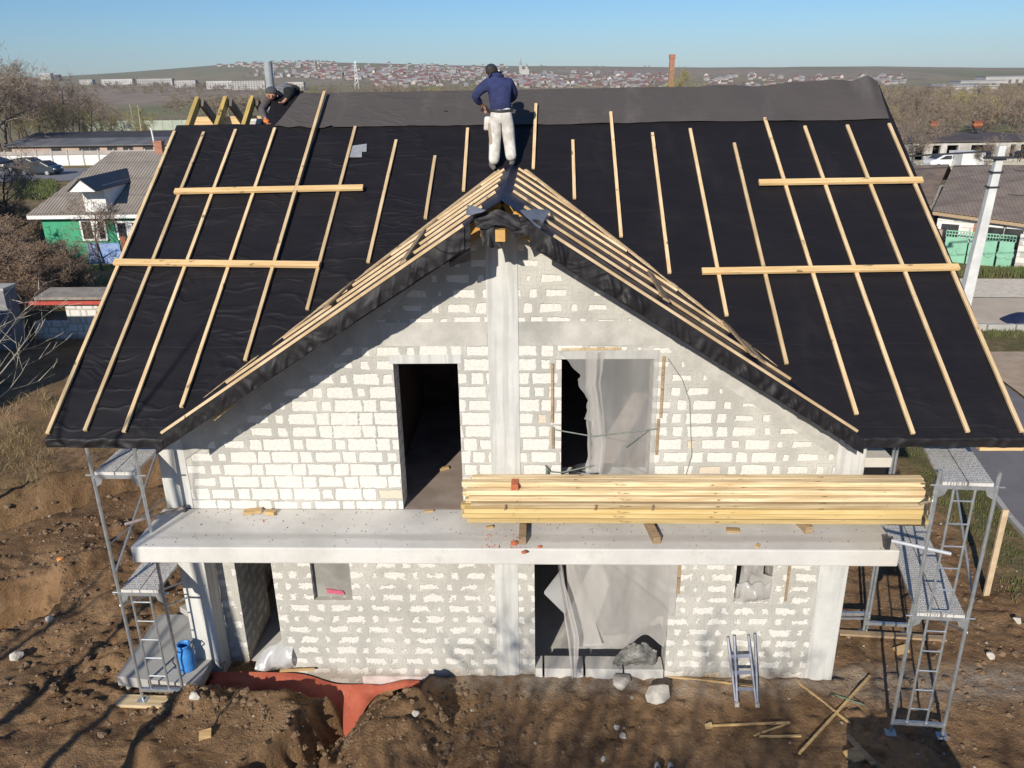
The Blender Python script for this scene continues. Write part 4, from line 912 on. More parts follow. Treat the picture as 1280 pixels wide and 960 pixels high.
# grass hummock and dry stems on the right
def tuft_field(name, label, spots, mat, h=.3, n=10, w=.012, lean=.5):
    b = MB()
    for x, y in spots:
        z = gz(x, y)
        for _ in range(n):
            an = rnd.random() * 6.28; px, py = x + rnd.gauss(0, .1), y + rnd.gauss(0, .1); hh = h * rnd.uniform(.5, 1.3); l = hh * lean * rnd.random()
            dx, dy = math.cos(an), math.sin(an); q = rnd.random() * 6.28; wx, wy = math.cos(q) * w, math.sin(q) * w
            b.add([(px - wx, py - wy, z - .02), (px + wx, py + wy, z - .02), (px + dx * l * .4 + wx * .7, py + dy * l * .4 + wy * .7, z + hh * .6), (px + dx * l, py + dy * l, z + hh), (px + dx * l * .4 - wx * .7, py + dy * l * .4 - wy * .7, z + hh * .6)], [(0, 1, 2, 4), (4, 2, 3)])
    return tag(b.build(name, mat, fix=False), label, 'grass', kind='stuff')
M['grass'] = simple('verge_grass', (.105, .150, .035), (.13, .12, .05), .8, .9, 0)
M['grass_dry'] = simple('dry_grass', (.36, .27, .15), (.24, .18, .09), .8, .9, 0)
sp_ = [(rnd.uniform(8.6, 10.1) + .08 * yy, yy) for yy in [rnd.uniform(2.2, 14) for _ in range(420)] if True]
sp_ = [q for q in sp_ if vnoise(q[0] * 1.3, q[1] * 1.3) > -.22 and q[0] < np.interp(q[1], [-30, 4.5, 8.6, 16.], [9.95, 10.2, 10.85, 11.6]) - .2]
tuft_field('verge_grass', 'short green grass along the road verge beside the scaffold', sp_, M['grass'], .07, 12, .008)
hum = at(1262, 342)
tuft_field('hummock_grass', 'green grass on the hummock before the garden wall', [(hum.x + rnd.gauss(0, .9), hum.y + rnd.gauss(0, .35)) for _ in range(220)], M['grass'], .28, 12, .02)
tuft_field('roadside_grass', 'thin green grass strip along the kerb of the dusty road', [(rnd.uniform(14.6, 24), 18.2 + rnd.gauss(0, .25)) for _ in range(260)], M['grass'], .12, 10, .012)
lw = []
while len(lw) < 800:
    x, y = rnd.uniform(-17, -7), rnd.uniform(3.2, 12)
    if -x - .55 * y + 3 * float(vnoise(x * .5, y * .5)) > 8.3 and float(vnoise(x * 1.1 + 5, y * 1.1)) > -.15: lw.append((x, y))
tuft_field('dry_weeds', 'dry tangled weeds and grass on the rough ground at left', lw, M['grass_dry'], .22, 6, .005, 2.2)
sg = []
for _ in range(500):
    p = at(rnd.uniform(20, 72), rnd.uniform(226, 250)); sg.append((p.x, p.y))
tuft_field('street_grass', 'green grass between the left street and the corrugated roof', sg, M['grass'], .3, 8, .05)
# ------------------------------------------------------------------ the unfinished house (facade plane y = 0)
O = .858; ZE = 4.600; SL = .6552; YR = 5.389; XA, XB = -6.27, 6.39
ZR = ZE + SL * (YR + O); XR = -.2; ZG = 7.59; HW = 4.58; WL, WR = -5.277, 4.827; Z1 = 3.055; YB = 10.6
mz = lambda y: ZE + SL * (y + O)
gzz_ = lambda x: ZG - SL * abs(x - XR)
YV0 = -O; YVT = (ZG - ZE) / SL - O      # y where the gable ridge meets the main roof
house = thing('unfinished_house', 'two-storey white block house under construction with black membrane on its roof', 'house', (0, 0, 0))
H = house
# front wall, ground floor
def wallbox(mb, x0, x1, z0, z1, t=.38): mb.box(x0, x1, 0, t, z0, z1)
g = MB()
for x0, x1, z0, z1 in ((-3.84, -3.244, -.3, Z1 - .25), (-3.244, -2.64, -.3, 1.45), (-3.244, -2.64, 2.35, Z1 - .25), (-2.64, -.434, -.3, Z1 - .25), (-.08, .166, -.3, Z1 - .25),
                       (.166, 2.21, -.3, -.06), (.166, 2.21, 2.5, Z1 - .25), (2.21, 3.18, -.3, Z1 - .25), (3.18, 3.72, -.3, 1.47), (3.18, 3.72, 2.35, Z1 - .25), (3.72, 4.40, -.3, Z1 - .25), (-4.57, -3.84, 2.45, Z1 - .25)):
    wallbox(g, x0, x1, z0, z1)
# reveal pier of the porch recess behind the corner column
g.box(-4.87, -4.57, .36, 1.5, -.3, Z1 - .25)
g.build('ground_floor_wall', M['wall'], H)
# front wall, upper floor (gable)
u = MB()
zt = lambda x: gzz_(x) - .16
def slab_poly(pts): u.prism([(x, 0, z) for x, z in pts], (0, .38, 0))
RB0, RB1 = 5.572, 5.91
for x0, x1, z0, z1 in ((-1.75, -.86, 5.32, RB0), (.557, 1.81, 5.375, RB0), (.557, 1.81, Z1, 3.55), (-.86, -.44, Z1, RB0), (-.02, .557, Z1, RB0)): wallbox(u, x0, x1, z0, z1)
def under_gable(x0, x1, z0, z1):           # wall area between x0 and x1 under the rake, clipped at z1
    pts = [(x0, z0), (x1, z0)]
    t1, t0 = zt(x1), zt(x0); pts.append((x1, min(z1, t1)))
    s = 1 if x0 > XR else -1
    xc = XR + s * (ZG - .16 - z1) / SL
    if x0 < xc < x1: pts.append((xc, z1))
    pts.append((x0, min(z1, t0))); slab_poly(pts)
under_gable(-4.87, -1.75, Z1, RB0); under_gable(1.81, 4.42, Z1, RB0)
pts = [(-2.4, RB1), (-.44, RB1), (-.44, zt(-.44)), (XR - (ZG - .16 - RB1) / SL, RB1)]; slab_poly([(XR - (ZG - .16 - RB1) / SL, RB1), (-.44, RB1), (-.44, zt(-.44))])
slab_poly([(-.02, RB1), (XR + (ZG - .16 - RB1) / SL, RB1), (-.02, zt(-.02))])
u.build('gable_wall', M['wall'], H)
# concrete frame
c = MB()
c.box(WL, -4.873, -.004, .36, -.3, Z1 - .252); H_ = c.build('corner_column', M['column'], H, bevel=.012)
c = MB(); c.box(4.403, WR, -.004, .38, -.3, Z1 - .252); c.build('corner_column', M['column'], H, bevel=.012)
c = MB(); c.box(-.434, -.08, -.006, .38, -.3, Z1 - .252); c.build('middle_column', M['column'], H, bevel=.01)
c = MB(); c.prism([(WL, -.004, Z1 + .002), (-4.873, -.004, Z1 + .002), (-4.873, -.004, zt(-4.873)), (WL, -.004, zt(WL))], (0, .38, 0)); c.build('corner_column', M['column'], H, bevel=.012)
c = MB(); c.prism([(4.423, -.004, Z1 + .002), (WR, -.004, Z1 + .002), (WR, -.004, zt(WR)), (4.423, -.004, zt(4.423))], (0, .38, 0)); c.build('corner_column', M['column'], H, bevel=.012)
c = MB(); c.box(-.44, -.02, -.012, .37, Z1 + .002, 7.25); c.build('middle_column', M['column'], H, bevel=.01)
c = MB()
xl_, xr2 = XR - (ZG - .16 - RB1) / SL, XR + (ZG - .16 - RB1) / SL
c.prism([(xl_ - (RB1 - RB0) / SL, -.008, RB0), (-.442, -.008, RB0), (-.442, -.008, RB1), (xl_, -.008, RB1)], (0, .38, 0))
c.prism([(-.018, -.008, RB0), (xr2 + (RB1 - RB0) / SL, -.008, RB0), (xr2, -.008, RB1), (-.018, -.008, RB1)], (0, .38, 0)); c.build('ring_beam', M['beam'], H)
for s in (-1, 1):                            # sloping concrete band under the rakes
    c = MB()
    xa_, xb_ = XR + s * 1.0, (WL if s < 0 else 4.42)
    if s < 0: xb_ = -4.87
    lo = lambda x: zt(x) - (.50 if abs(x - XR) > 2.2 else .34)
    c.prism([(xa_, -.016, zt(xa_)), (xb_, -.016, zt(xb_)), (xb_, -.016, lo(xb_)), (XR + s * 2.3, -.016, lo(XR + s * 2.3)), (xa_, -.016, zt(xa_) - .22)], (0, .012, 0)); c.build('rake_beam', M['beam'], H)
for x0, x1, z0, z1 in ((-1.80, -.80, 5.322, 5.45), (.50, 1.88, 5.378, 5.50)):
    c = MB(); c.box(x0, x1, -.010, .34, z0, z1); c.build('lintel', M['column'], H)
# side and back walls, floor inside, inner partitions
for x0, x1, y0, z0, z1 in ((WL + .01, WL + .38, 1.5, -.3, 2.8), (WL + .01, WL + .38, .40, Z1, 4.55), (WR - .38, WR - .01, .40, -.3, 2.8), (WR - .38, WR - .01, .40, Z1, 4.55)):
    c = MB(); c.box(x0, x1, y0, YB, z0, z1); c.build('side_wall', M['wall'], H)
c = MB(); c.box(WL + .39, WR - .39, YB - .38, YB, -.3, 2.8); c.box(WL + .39, WR - .39, YB - .38, YB, Z1, 4.55); c.build('back_wall', M['wall'], H)
for sx, x in ((-1, WL + .02), (1, WR - .34)):
    c = MB(); c.prism([(x, .6, 4.555), (x, YB - .2, 4.555), (x, YR, ZR - .4)], (.32, 0, 0)); c.build('gable_end_wall', M['wall'], H)
c = MB(); c.box(WL + .4, WR - .4, 1.05, 9.5, 5.62, 5.70); c.build('light_stop_ceiling', M['dark_in'], H)  # added out of view to close off light leaking in under the roof
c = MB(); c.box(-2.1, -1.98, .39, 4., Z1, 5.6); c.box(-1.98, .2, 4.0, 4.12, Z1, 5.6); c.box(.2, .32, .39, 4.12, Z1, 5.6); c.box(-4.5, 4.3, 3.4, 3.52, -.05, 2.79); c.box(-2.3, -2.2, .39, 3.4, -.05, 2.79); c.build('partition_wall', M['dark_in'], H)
s = MB()
s.box(-5.335, 5.0, -1.06, -.0, Z1 - .25, Z1)
def slab_noise(o, amp):
    for v in o.data.vertices: pass
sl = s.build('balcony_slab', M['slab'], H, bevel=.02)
s = MB(); s.box(WL + .02, WR - .02, .001, YB - .01, Z1 - .248, Z1 - .002); s.build('upper_floor', simple('dusty_brown_floor', (.36, .29, .24), (.26, .20, .165), 2.5, .9, .3), H)
s = MB(); s.box(WL + .4, WR - .4, .39, YB - .4, -.2, -.04); s.build('ground_floor', M['slab'], H)
s = MB(); s.box(4.83, 5.55, .75, 2.1, 3.36, 3.52); s.build('side_ledge', M['slab'], H, bevel=.01)
s = MB(); s.box(4.83, 5.5, .80, 2.05, 3.1, 3.355); s.build('ledge_wrap', M['membrane'], H)

# ---- main roof membrane
def wr(x, y):
    a = fbm(x * .9 + 3, y * 2.6, 4) * .022 + np.abs(vnoise(x * 1.4 + y * .8, y * 3.1 + x * .4)) * -.022 + vnoise(x * 4, y * 7) * .005
    ph = ((y + O) / math.cos(math.atan(SL)) / .0001 * .0001); st = np.mod((y + O) * 1.195, 1.36) / 1.36
    return a + .010 * (1 - st)
b = MB(); ny_ = 150; nxh = 110
ys = list(np.linspace(-O, YVT, 105)) + list(np.linspace(YVT, YR, 46))[1:]
V = []; F = []
for j, y in enumerate(ys):
    hwv = max(0., HW * (1 - (y + O) / (YVT + O))) 
    xv = (XR - hwv, XR + hwv)
    for s_ in (0, 1):
        x0, x1 = (XA, xv[0] + min(.1, hwv)) if s_ == 0 else (xv[1] - min(.1, hwv), XB)
        for i in range(nxh + 1):
            x = x0 + (x1 - x0) * i / nxh; V.append((x, y))
n2 = nxh + 1
VV = np.array(V); dz = wr(VV[:, 0], VV[:, 1]) * sst(-O, -O + .1, VV[:, 1]) + .0
left_gap = lambda x, y: x < -4.62 and y > 4.66
pts3 = [(p[0], p[1], mz(p[1]) + d_) for p, d_ in zip(V, dz)]
for j in range(len(ys) - 1):
    for s_ in (0, 1):
        for i in range(nxh):
            k = j * 2 * n2 + s_ * n2 + i
            if left_gap(V[k + 1][0], V[k][1]): continue
            F.append((k, k + 1, k + 2 * n2 + 1, k + 2 * n2))
b.add(pts3, F); b.build('roof_membrane', M['membrane'], H, smooth=True, fix=False)
b = MB()
b.add([(XA, YR, ZR - .01), (XB, YR, ZR - .01), (XB, 2 * YR + O, ZE), (XA, 2 * YR + O, ZE)], [(0, 1, 2, 3)])
V4 = b.v; b2 = MB(); b2.grid(lambda u_, v_: ((-4.75 + (XB + 4.75) * u_), YR + (YR + O) * v_, ZR - .01 - SL * (YR + O) * v_ + float(wr(u_ * 12, v_ * 7)) * .6), 60, 40); b2.build('back_membrane', M['membrane'], H, smooth=True, fix=False)
# folded membrane edge along the eaves
def eave_strip(x0, x1, n):
    m_ = MB()
    def fn(u_, v_):
        x = x0 + (x1 - x0) * u_; w = float(vnoise(x * 6, v_ * 2)) * .03 * min(1, v_ * 3) + float(vnoise(x * 13 + v_, v_ * .6)) * .035 * min(1, v_ * 3)
        q = v_ * .155
        if v_ < .25: return (x, -O - .02 * v_ * 4 + w * .2, ZE + .004 + float(vnoise(x * 3, 1)) * .008)
        return (x, -O - .02 - w * .8, ZE - q + .02 + float(vnoise(x * 2.2, 7.)) * .02)
    m_.grid(fn, n, 8); return m_.build('eave_membrane', M['membrane'], H, smooth=True, fix=False)
eave_strip(XA - .01, XR - HW + .08, 60); eave_strip(XR + HW - .08, XB + .01, 70)
# ---- gable roof membrane
for s_ in (-1, 1):
    m_ = MB()
    def fn(u_, v_, s_=s_):
        dx = HW * u_; yv = YVT - dx * (YVT + O) / HW; y0 = -O - .012
        if dx < .5: y0 = -O + .26 * min(1., (.5 - dx) / .3)
        y = y0 + (max(yv, y0) - y0) * v_; x = XR + s_ * dx
        return (x, y, gzz_(x) + float(wr(y * 1.2 + 20, dx * 1.0 + 5 * s_)) * .6 + .004)
    m_.grid(fn, 70, 60); m_.build('gable_membrane', M['membrane_gable'], H, smooth=True, fix=False)
    # hanging edge along the rake
    m_ = MB()
    def fn2(u_, v_, s_=s_):
        dx = .42 + (HW + .02 - .42) * u_; x = XR + s_ * dx; drop = (.20 + .05 * (1 - u_)) * v_
        w = (float(vnoise(dx * 3., 3 + s_)) * .05 + (abs(float(vnoise(dx * 7.5 + v_ * .8, 9 + s_))) - .2) * .11 + (abs(float(vnoise(dx * 17 - v_ * .9, 5 + s_))) - .2) * .05) * min(1., v_ * 2.2)
        return (x + .2 * w, -O - .02 - .9 * abs(w) - .25 * w, gzz_(x) + .01 - drop + .3 * w)
    m_.grid(fn2, 220, 8); m_.build('rake_membrane', M['membrane'], H, smooth=True, fix=False)
    m_ = MB()      # barge board behind it, casting the long shadow on the wall
    xa_, xb_ = XR + s_ * .35, XR + s_ * HW
    m_.prism([(xa_, -O + .005, gzz_(xa_) + .008), (xb_, -O + .005, gzz_(xb_) + .008), (xb_, -O + .005, gzz_(xb_) - .19), (xa_, -O + .005, gzz_(xa_) - .27)], (0, .03, 0)); m_.build('barge_board', M['membrane'], H)
# rafters under the gable overhang and ridge beam
for k, y in enumerate((-.1, .55, 1.2, 1.85, 2.5)):
    for s_ in (-1, 1):
        xe = XR + s_ * min(HW - .05, (YVT - y) * HW / (YVT + O) - .02); x0 = XR
        if abs(xe - XR) < .6: continue
        m_ = MB(); m_.bar((x0, y, gzz_(x0) - .13), (xe, y, gzz_(xe) - .13), .06, .17); m_.build('rafter', M['rafter'], H)
m_ = MB(); m_.box(XR - .06, XR + .06, -.78, 4., 7.13, 7.27); m_.build('ridge_beam', simple('orange_beam_wood', (.62, .37, .12), (.50, .28, .08), 9, .7), H, bevel=.006)
for s_ in (-1, 1):
    m_ = MB(); x0, x1 = XR + s_ * .12, XR + s_ * .62; m_.bar((x0, -.5, gzz_(x0) - .14), (x1, -.62, gzz_(x1) - .16), .05, .2); m_.build('rafter_end', simple('orange_wood_end', (.62, .32, .08), (.48, .24, .06), 9, .7) if s_ < 0 else bpy.data.materials['orange_wood_end'], H)
# peeled flaps and torn sheets at the front of the ridge
def tri_flap(p0, p1, p2, curl, seed):
    p0, p1, p2 = Vector(p0), Vector(p1), Vector(p2); f_ = MB()
    def fn(u_, v_):
        q = p0.lerp(p1, u_).lerp(p2, v_ * .97); q.z += curl * math.sin(v_ * 2.2) * (1 - v_ * .5) + .02 * float(vnoise(u_ * 4 + seed, v_ * 4)); q.y -= .03 * math.sin(u_ * 3.1); return q
    f_.grid(fn, 8, 8); return f_.build('membrane_flap', M['flap'], H, smooth=True)
tri_flap((-.60, -.80, 7.45), (-.36, -.78, 7.50), (-.70, .55, 7.36), .02, 1)
tri_flap((.03, -.62, 7.47), (.27, -.86, 7.28), (.42, .60, 7.27), .03, 5)
for x0, x1, z0, d_, sd in ((-.52, .02, 7.50, .20, 2), (-.10, .34, 7.42, .22, 6), (-.46, -.22, 7.40, .34, 9)):
    m_ = MB(); m_.grid(lambda u_, v_: (x0 + (x1 - x0) * u_ + .04 * v_, -.66 - .10 * v_ + .06 * float(vnoise(u_ * 3 + sd, v_ * 3)), z0 - .18 * abs(u_ - .45) - d_ * v_ * (1 - .55 * abs(u_ - .5)) + .06 * float(vnoise(u_ * 5 + sd, v_ * 4))), 12, 8); m_.build('torn_membrane', M['membrane'], H, smooth=True)
m_ = MB(); m_.grid(lambda u_, v_: (XR - .36 - .26 * u_, -.84 + .05 * v_, 7.16 - .18 * u_ - .24 * v_ * (1 - .4 * u_) + float(vnoise(u_ * 5, v_ * 5 + 4)) * .02), 6, 6); m_.build('torn_membrane', M['membrane'], H, smooth=True)
m_ = MB(); m_.prism([(-4.02, -.80, 4.90), (-3.66, -.80, 5.10), (-3.74, -.80, 5.02), (-4.0, -.80, 4.82)], (0, .05, 0)); m_.build('board_end', M['board_x'], H)
m_ = MB(); m_.box(5.9, XB + .06, -.80, -.72, 4.385, 4.455); m_.build('eave_board', M['board_x'], H)

# ---- battens
def roof_pt(x, y, h=.0): return Vector((x, y - h * SL / math.hypot(1, SL), mz(y) + h / math.hypot(1, SL)))
NM = Vector((0, -SL, 1)).normalized()
BAT = [(-6.24, 4.50, -6.25, -.82), (-5.70, 4.47, -5.76, -.78), (-5.14, 4.52, -5.23, -.80), (-4.44, 4.54, -4.56, -.47), (-3.67, 5.31, -3.86, .19), (-3.0, 4.55, -3.14, .97), (-2.23, 4.22, -2.36, 1.76), (-1.52, 3.85, -1.56, 2.56), (-1.0, 4.47, -.985, 3.10),
       (.196, 4.97, .155, 3.55), (.832, 4.16, .822, 2.92), (1.516, 4.77, 1.52, 2.18), (2.204, 4.30, 2.19, 1.53), (2.861, 4.38, 2.92, .83), (3.56, 4.04, 3.61, .11), (4.18, 4.60, 4.36, -.58), (4.824, 4.40, 5.0, -.83), (5.547, 4.41, 5.69, -.81), (6.26, 4.43, 6.36, -.81)]
for x0, y0, x1, y1 in BAT:
    m_ = MB(); m_.bar(roof_pt(x0, y0, .034 + max(0., y0 - 4.55) * .13), roof_pt(x1, y1, .034), .052, .036, NM); m_.build('roof_batten', M['batten'], H, bevel=.003)
for x0, y0, x1, y1 in ((-5.78, 3.12, -2.64, 3.15), (-6.30, 1.77, -3.08, 1.69), (3.80, 3.155, 6.40, 3.165), (2.66, 1.522, 6.40, 1.556)):
    m_ = MB(); m_.bar(roof_pt(x0, y0, .082), roof_pt(x1, y1, .082), .105, .05, NM); m_.build('toe_board', M['board_x'], H, bevel=.004)
# gable battens
def gpt(x, y, s_, h=0.):
    n_ = Vector((s_ * SL, 0, 1)).normalized(); return Vector((x, y, gzz_(x))) + n_ * h
yl = (-.80, -.12, .52, 1.20, 1.88, 2.55, 3.2); yr3 = (-.80, -.10, .58, 1.24, 1.92, 2.62, 3.3)
for s_, ysx in ((-1, yl), (1, yr3)):
    n_ = Vector((s_ * SL, 0, 1)).normalized()
    for k, y in enumerate(ysx):
        dxe = (YVT - y) * HW / (YVT + O) - .02; dxe = min(dxe, HW - .06)
        if k == 0: dxs = .42 if s_ < 0 else .62
        elif k == 1: dxs = .24 if s_ < 0 else .26
        else: dxs = .10
        x0, x1 = XR + s_ * dxs, XR + s_ * dxe
        m_ = MB(); m_.bar(gpt(x0, y + rnd.gauss(0, .012), s_, .03), gpt(x1, y + rnd.gauss(0, .02), s_, .03), .05, .035, n_); m_.build('gable_batten', M['batten_g'], H, bevel=.003)
    # batten lying along the valley
    a_ = Vector((XR + s_ * .22, YVT - .18, 0)); b__ = Vector((XR + s_ * (HW - .12), -.62, 0))
    for q in (a_, b__): q.z = gzz_(q.x) + .05
    m_ = MB(); m_.bar(a_, b__, .055, .036, (0, 0, 1)); m_.build('valley_batten', M['batten_g'], H, bevel=.003)
for x, y0, y1, s_, x2 in ((-1.36, -.72, 1.55, -1, -1.42), (-2.62, .25, 1.35, -1, -2.5), (1.79, .92, -.50, 1, 1.815), (2.84, .95, -.42, 1, 2.99), (3.02, .25, -.45, 1, 3.10)):
    n_ = Vector((s_ * SL, 0, 1)).normalized()
    m_ = MB(); m_.bar(gpt(x, y0, s_, .065), gpt(x2, y1, s_, .065), .10, .03, n_); m_.build('toe_board', M['old_wood'], H, bevel=.003)
# exposed rafters at the top left, ridge board, flue
def rafter_pair(x, full):
    m_ = MB(); m_.bar((x, YR + .02, ZR - .05), (x, 4.2, mz(4.2) - .14), .075, .15, NM); m_.build('rafter', M['rafter'], H, bevel=.004)
    m_ = MB(); m_.bar((x + .08, YR - .04, ZR - .10), (x + .08, 2 * YR + O, ZE - .13), .07, .15, (0, SL, 1)); m_.build('rafter', M['rafter_shaded'], H, bevel=.004)  # rear leg takes the wood colour darkened for shade
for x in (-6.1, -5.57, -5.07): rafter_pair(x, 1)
for x in np.arange(-4.45, 6.4, .72): 
    m_ = MB(); m_.bar((x, YR, ZR - .17), (x, -O + .1, ZE - .10), .06, .15, NM) if (x < XR - HW or x > XR + HW) else m_.bar((x, YR, ZR - .17), (x, max(-O + .1, YVT - abs(x - XR) * (YVT + O) / HW + .1), mz(max(-O + .1, YVT - abs(x - XR) * (YVT + O) / HW + .1)) - .12), .06, .15, NM); m_.build('rafter', M['rafter'], H)
m_ = MB(); m_.bar((-6.5, 6.05, 8.235), (-4.3, 6.05, 8.235), .06, .16, (0, 0, 1)); m_.build('tie_board', M['board_x'], H, bevel=.005)
for x in (-5.62, -5.24):
    m_ = MB(); m_.box(x - .09, x + .09, 5.9, 5.98, 7.7, 8.16); m_.build('block', M['flap'], H, bevel=.005)
m_ = MB(); m_.box(-5.15, -4.6, 5.2, 6.2, 7.5, 8.12); m_.build('wrap', M['membrane'], H, bevel=.03)
m_ = MB(); m_.tube((-5.24, 7.0, 6.5), (-5.22, 7.0, 9.30), .085, None, 18); fl = m_.build('flue_pipe', M['matte_grey'], H, smooth=False)
# ---- windows: films, poles, panes
def film_grid(name, fn, nu, nv, mat='film'): 
    b_ = MB(); b_.grid(fn, nu, nv); return b_.build(name, M[mat], H, smooth=True, fix=False)
# upper window film, torn away along its left side
def f1(u_, v_):
    z = 3.45 + (5.52 - 3.45) * v_
    xl0 = 1.05 - .52 * max(0, (v_ - .83) / .17) ** 1.0 + .10 * math.sin(v_ * 23) * (1 - v_) + .06 * float(vnoise(v_ * 14, 2)) - .10 * (v_ < .15)
    if v_ > .83: xl0 = .50 + (1 - v_) / .17 * .30 + .04 * float(vnoise(v_ * 40, 2))
    elif v_ > .74: xl0 = .80 + .05 * float(vnoise(v_ * 40, 2))
    elif v_ > .5: xl0 = .80 + .12 * math.sin((.74 - v_) * 12) + .05 * float(vnoise(v_ * 40, 2))
    else: xl0 = .98 + .05 * float(vnoise(v_ * 30, 4)) - .35 * max(0, .16 - v_) / .16
    x = xl0 + (1.86 - xl0) * u_
    return (x, -.03 - .05 * float(vnoise(x * 3, z * 1.4)) - .02 * float(vnoise(x * 11, z * 2)) - .04 * (1 - u_), z)
film_grid('window_film', f1, 40, 60, 'film_thin')
def f1b(u_, v_):
    x = .86 + .08 * (1 - v_) + (.24 + .07 * float(vnoise(v_ * 9, 3))) * u_ + .07 * float(vnoise(v_ * 12, 8)) * (1 - u_)
    return (x, -.06 - .03 * math.sin(u_ * 9 + v_ * 3) - .04 * float(vnoise(u_ * 3, v_ * 6)), 3.45 + 2.05 * v_)
film_grid('film_fold', f1b, 16, 40, 'film')
for x, z0, z1, r_ in ((.43, 4.45, 5.32, .018), (1.93, 4.52, 5.42, .02), (.44, 4.05, 4.38, .016), (1.90, 3.95, 4.5, .012)):
    m_ = MB(); m_.bar((x, -.025, z0), (x, -.025, z1), .035, .02, (0, -1, 0)); m_.build('batten_strip', M['old_wood'], H)
m_ = MB(); m_.bar((.55, -.03, 5.52), (1.35, -.03, 5.535), .012, .03); m_.build('batten_strip', M['batten'], H)
M['rebar'] = simple('green_grey_rebar', (.20, .23, .20), (.13, .15, .13), 9, .6)
m_ = MB(); m_.path([(.44, -.06, 4.36), (1.0, -.10, 4.27), (1.5, -.09, 4.33), (1.88, -.06, 4.37)], .010, 5); m_.path([(1.78, -.07, 4.36), (1.45, -.14, 4.12)], .008, 5); m_.build('guard_rod', M['rebar'], H)
m_ = MB(); m_.tube((.36, -.05, 3.1), (.36, -.05, 3.75), .022, None, 8); m_.path([(.33, -.06, 3.80), (.40, -.06, 3.70), (.55, -.05, 3.68), (1.02, -.10, 3.82)], .010, 5); m_.build('guard_rod', M['rebar'], H)
m_ = MB(); m_.path([(1.99, -.012, 5.38), (2.2, -.012, 5.08), (2.32, -.012, 4.75), (2.36, -.012, 4.3), (2.40, -.012, 3.95), (2.33, -.012, 3.6)], .007, 4); m_.build('wall_wire', M['rebar'], H)
# coil of cable behind the torn film
m_ = MB()
for k in range(4):
    m_.path([(.92 + .24 * math.cos(t) + .015 * k, .06 + .16 * math.sin(t), 3.62 + .022 * k) for t in np.linspace(0, 6.283, 25)], .014, 5)
tag(m_.build('cable_coil', M['black_metal'], at=(.92, .06, 3.6)), 'black cable coil lying on the sill of the torn upper window', 'cable')
# lower big opening film
def f2(u_, v_):
    z = .42 + (2.82 - .42) * v_
    xl0 = .62 + .10 * (1 - v_) + .45 * max(0, (.62 - v_)) + .05 * float(vnoise(v_ * 15, 8))
    x = xl0 + (2.30 - xl0) * u_
    ang = math.atan2(2.95 - z, x - .55)
    if v_ < .25: z += .26 * math.exp(-((u_ - .70) / .17) ** 2) * (1 - v_ / .25)
    return (x, -.05 + .30 * (1 - v_) ** 2 - .14 * float(vnoise(x * 1.7, z * .9 + 3)) - .04 * float(vnoise(x * 6, z * 1.6)) - .03 + .07 * float(vnoise(ang * 9, 3.)) + .035 * float(vnoise(ang * 24, 7.)), z)
film_grid('window_film', f2, 90, 70)
film_grid('film_fold', lambda u_, v_: ((.44 + .20 * v_ ** 1.5 * 0 + .30 * (1 - v_)) + (.07 + .05 * math.sin(v_ * 5) + .03 * float(vnoise(v_ * 11, 3))) * u_ * 1.3 + .03 * float(vnoise(v_ * 7, 5)), -.12 - .06 * math.sin(u_ * 7 + v_ * 3) - .10 * (1 - v_), .22 + 2.6 * v_), 12, 50, 'film')
film_grid('film_fold', lambda u_, v_: (.56 - .34 * u_ * max(0., 1 - abs(v_ - .35) * 2.4) + .12 * (1 - v_), -.10 - .08 * u_, 1.35 + 1.1 * v_), 10, 24, 'film2')
film_grid('film_fold', lambda u_, v_: (.60 + .14 * (1 - v_) + u_ * (.06 + .42 * (1 - v_)), -.03 + .06 * u_, .62 + 2.1 * v_), 10, 20, 'film')
m_ = MB(); m_.bar((2.33, -.02, 1.62), (2.33, -.02, 2.78), .045, .02, (0, -1, 0)); m_.build('batten_strip', M['old_wood'], H)
m_ = MB(); m_.bar((3.95, -.02, 1.5), (3.95, -.02, 2.7), .035, .02, (0, -1, 0)); m_.build('batten_strip', M['old_wood'], H)
# small windows
m_ = MB(); m_.box(-3.244, -2.64, .10, .13, 1.45, 2.35); m_.build('window_pane', simple('grimy_window_board', (.34, .33, .30), (.20, .19, .17), 1.6, .45, .05), H)
m_ = MB(); m_.prism([(-3.04, .07, 1.52), (-2.78, .07, 1.50), (-2.80, .07, 1.56), (-3.06, .07, 1.60)], (0, .02, 0)); m_.build('pink_rag', simple('pink_foil', (.60, .13, .20), (.45, .10, .14), 20, .6, .3), H)
film_grid('window_film', lambda u_, v_: (3.27 + .15 * (1 - v_) * 0 - .10 * max(0, .6 - v_) + (.45 + .1 * max(0, .6 - v_)) * u_ * (1. if v_ < .5 else .72), .06 - .12 * float(vnoise(u_ * 5, v_ * 5)) - .10 * max(0, .45 - v_), 1.47 + .95 * v_), 20, 24)
film_grid('film_fold', lambda u_, v_: (3.2 + .5 * u_, -.02 - .16 * math.sin(v_ * 3.1) * (.5 + float(vnoise(u_ * 6, 3))), 1.50 + .30 * v_ + .10 * float(vnoise(u_ * 7, v_ * 4))), 18, 10)
# porch clutter in the left opening
film_grid('film_fold', lambda u_, v_: (-4.30 + .62 * u_, .12 - .25 * math.sin(v_ * 3.1) * (.4 + .8 * float(vnoise(u_ * 5, v_ * 3) + .5)), .02 + (.30 + .35 * u_) * v_ + .1 * float(vnoise(u_ * 6, v_ * 5))), 20, 14, 'film2')
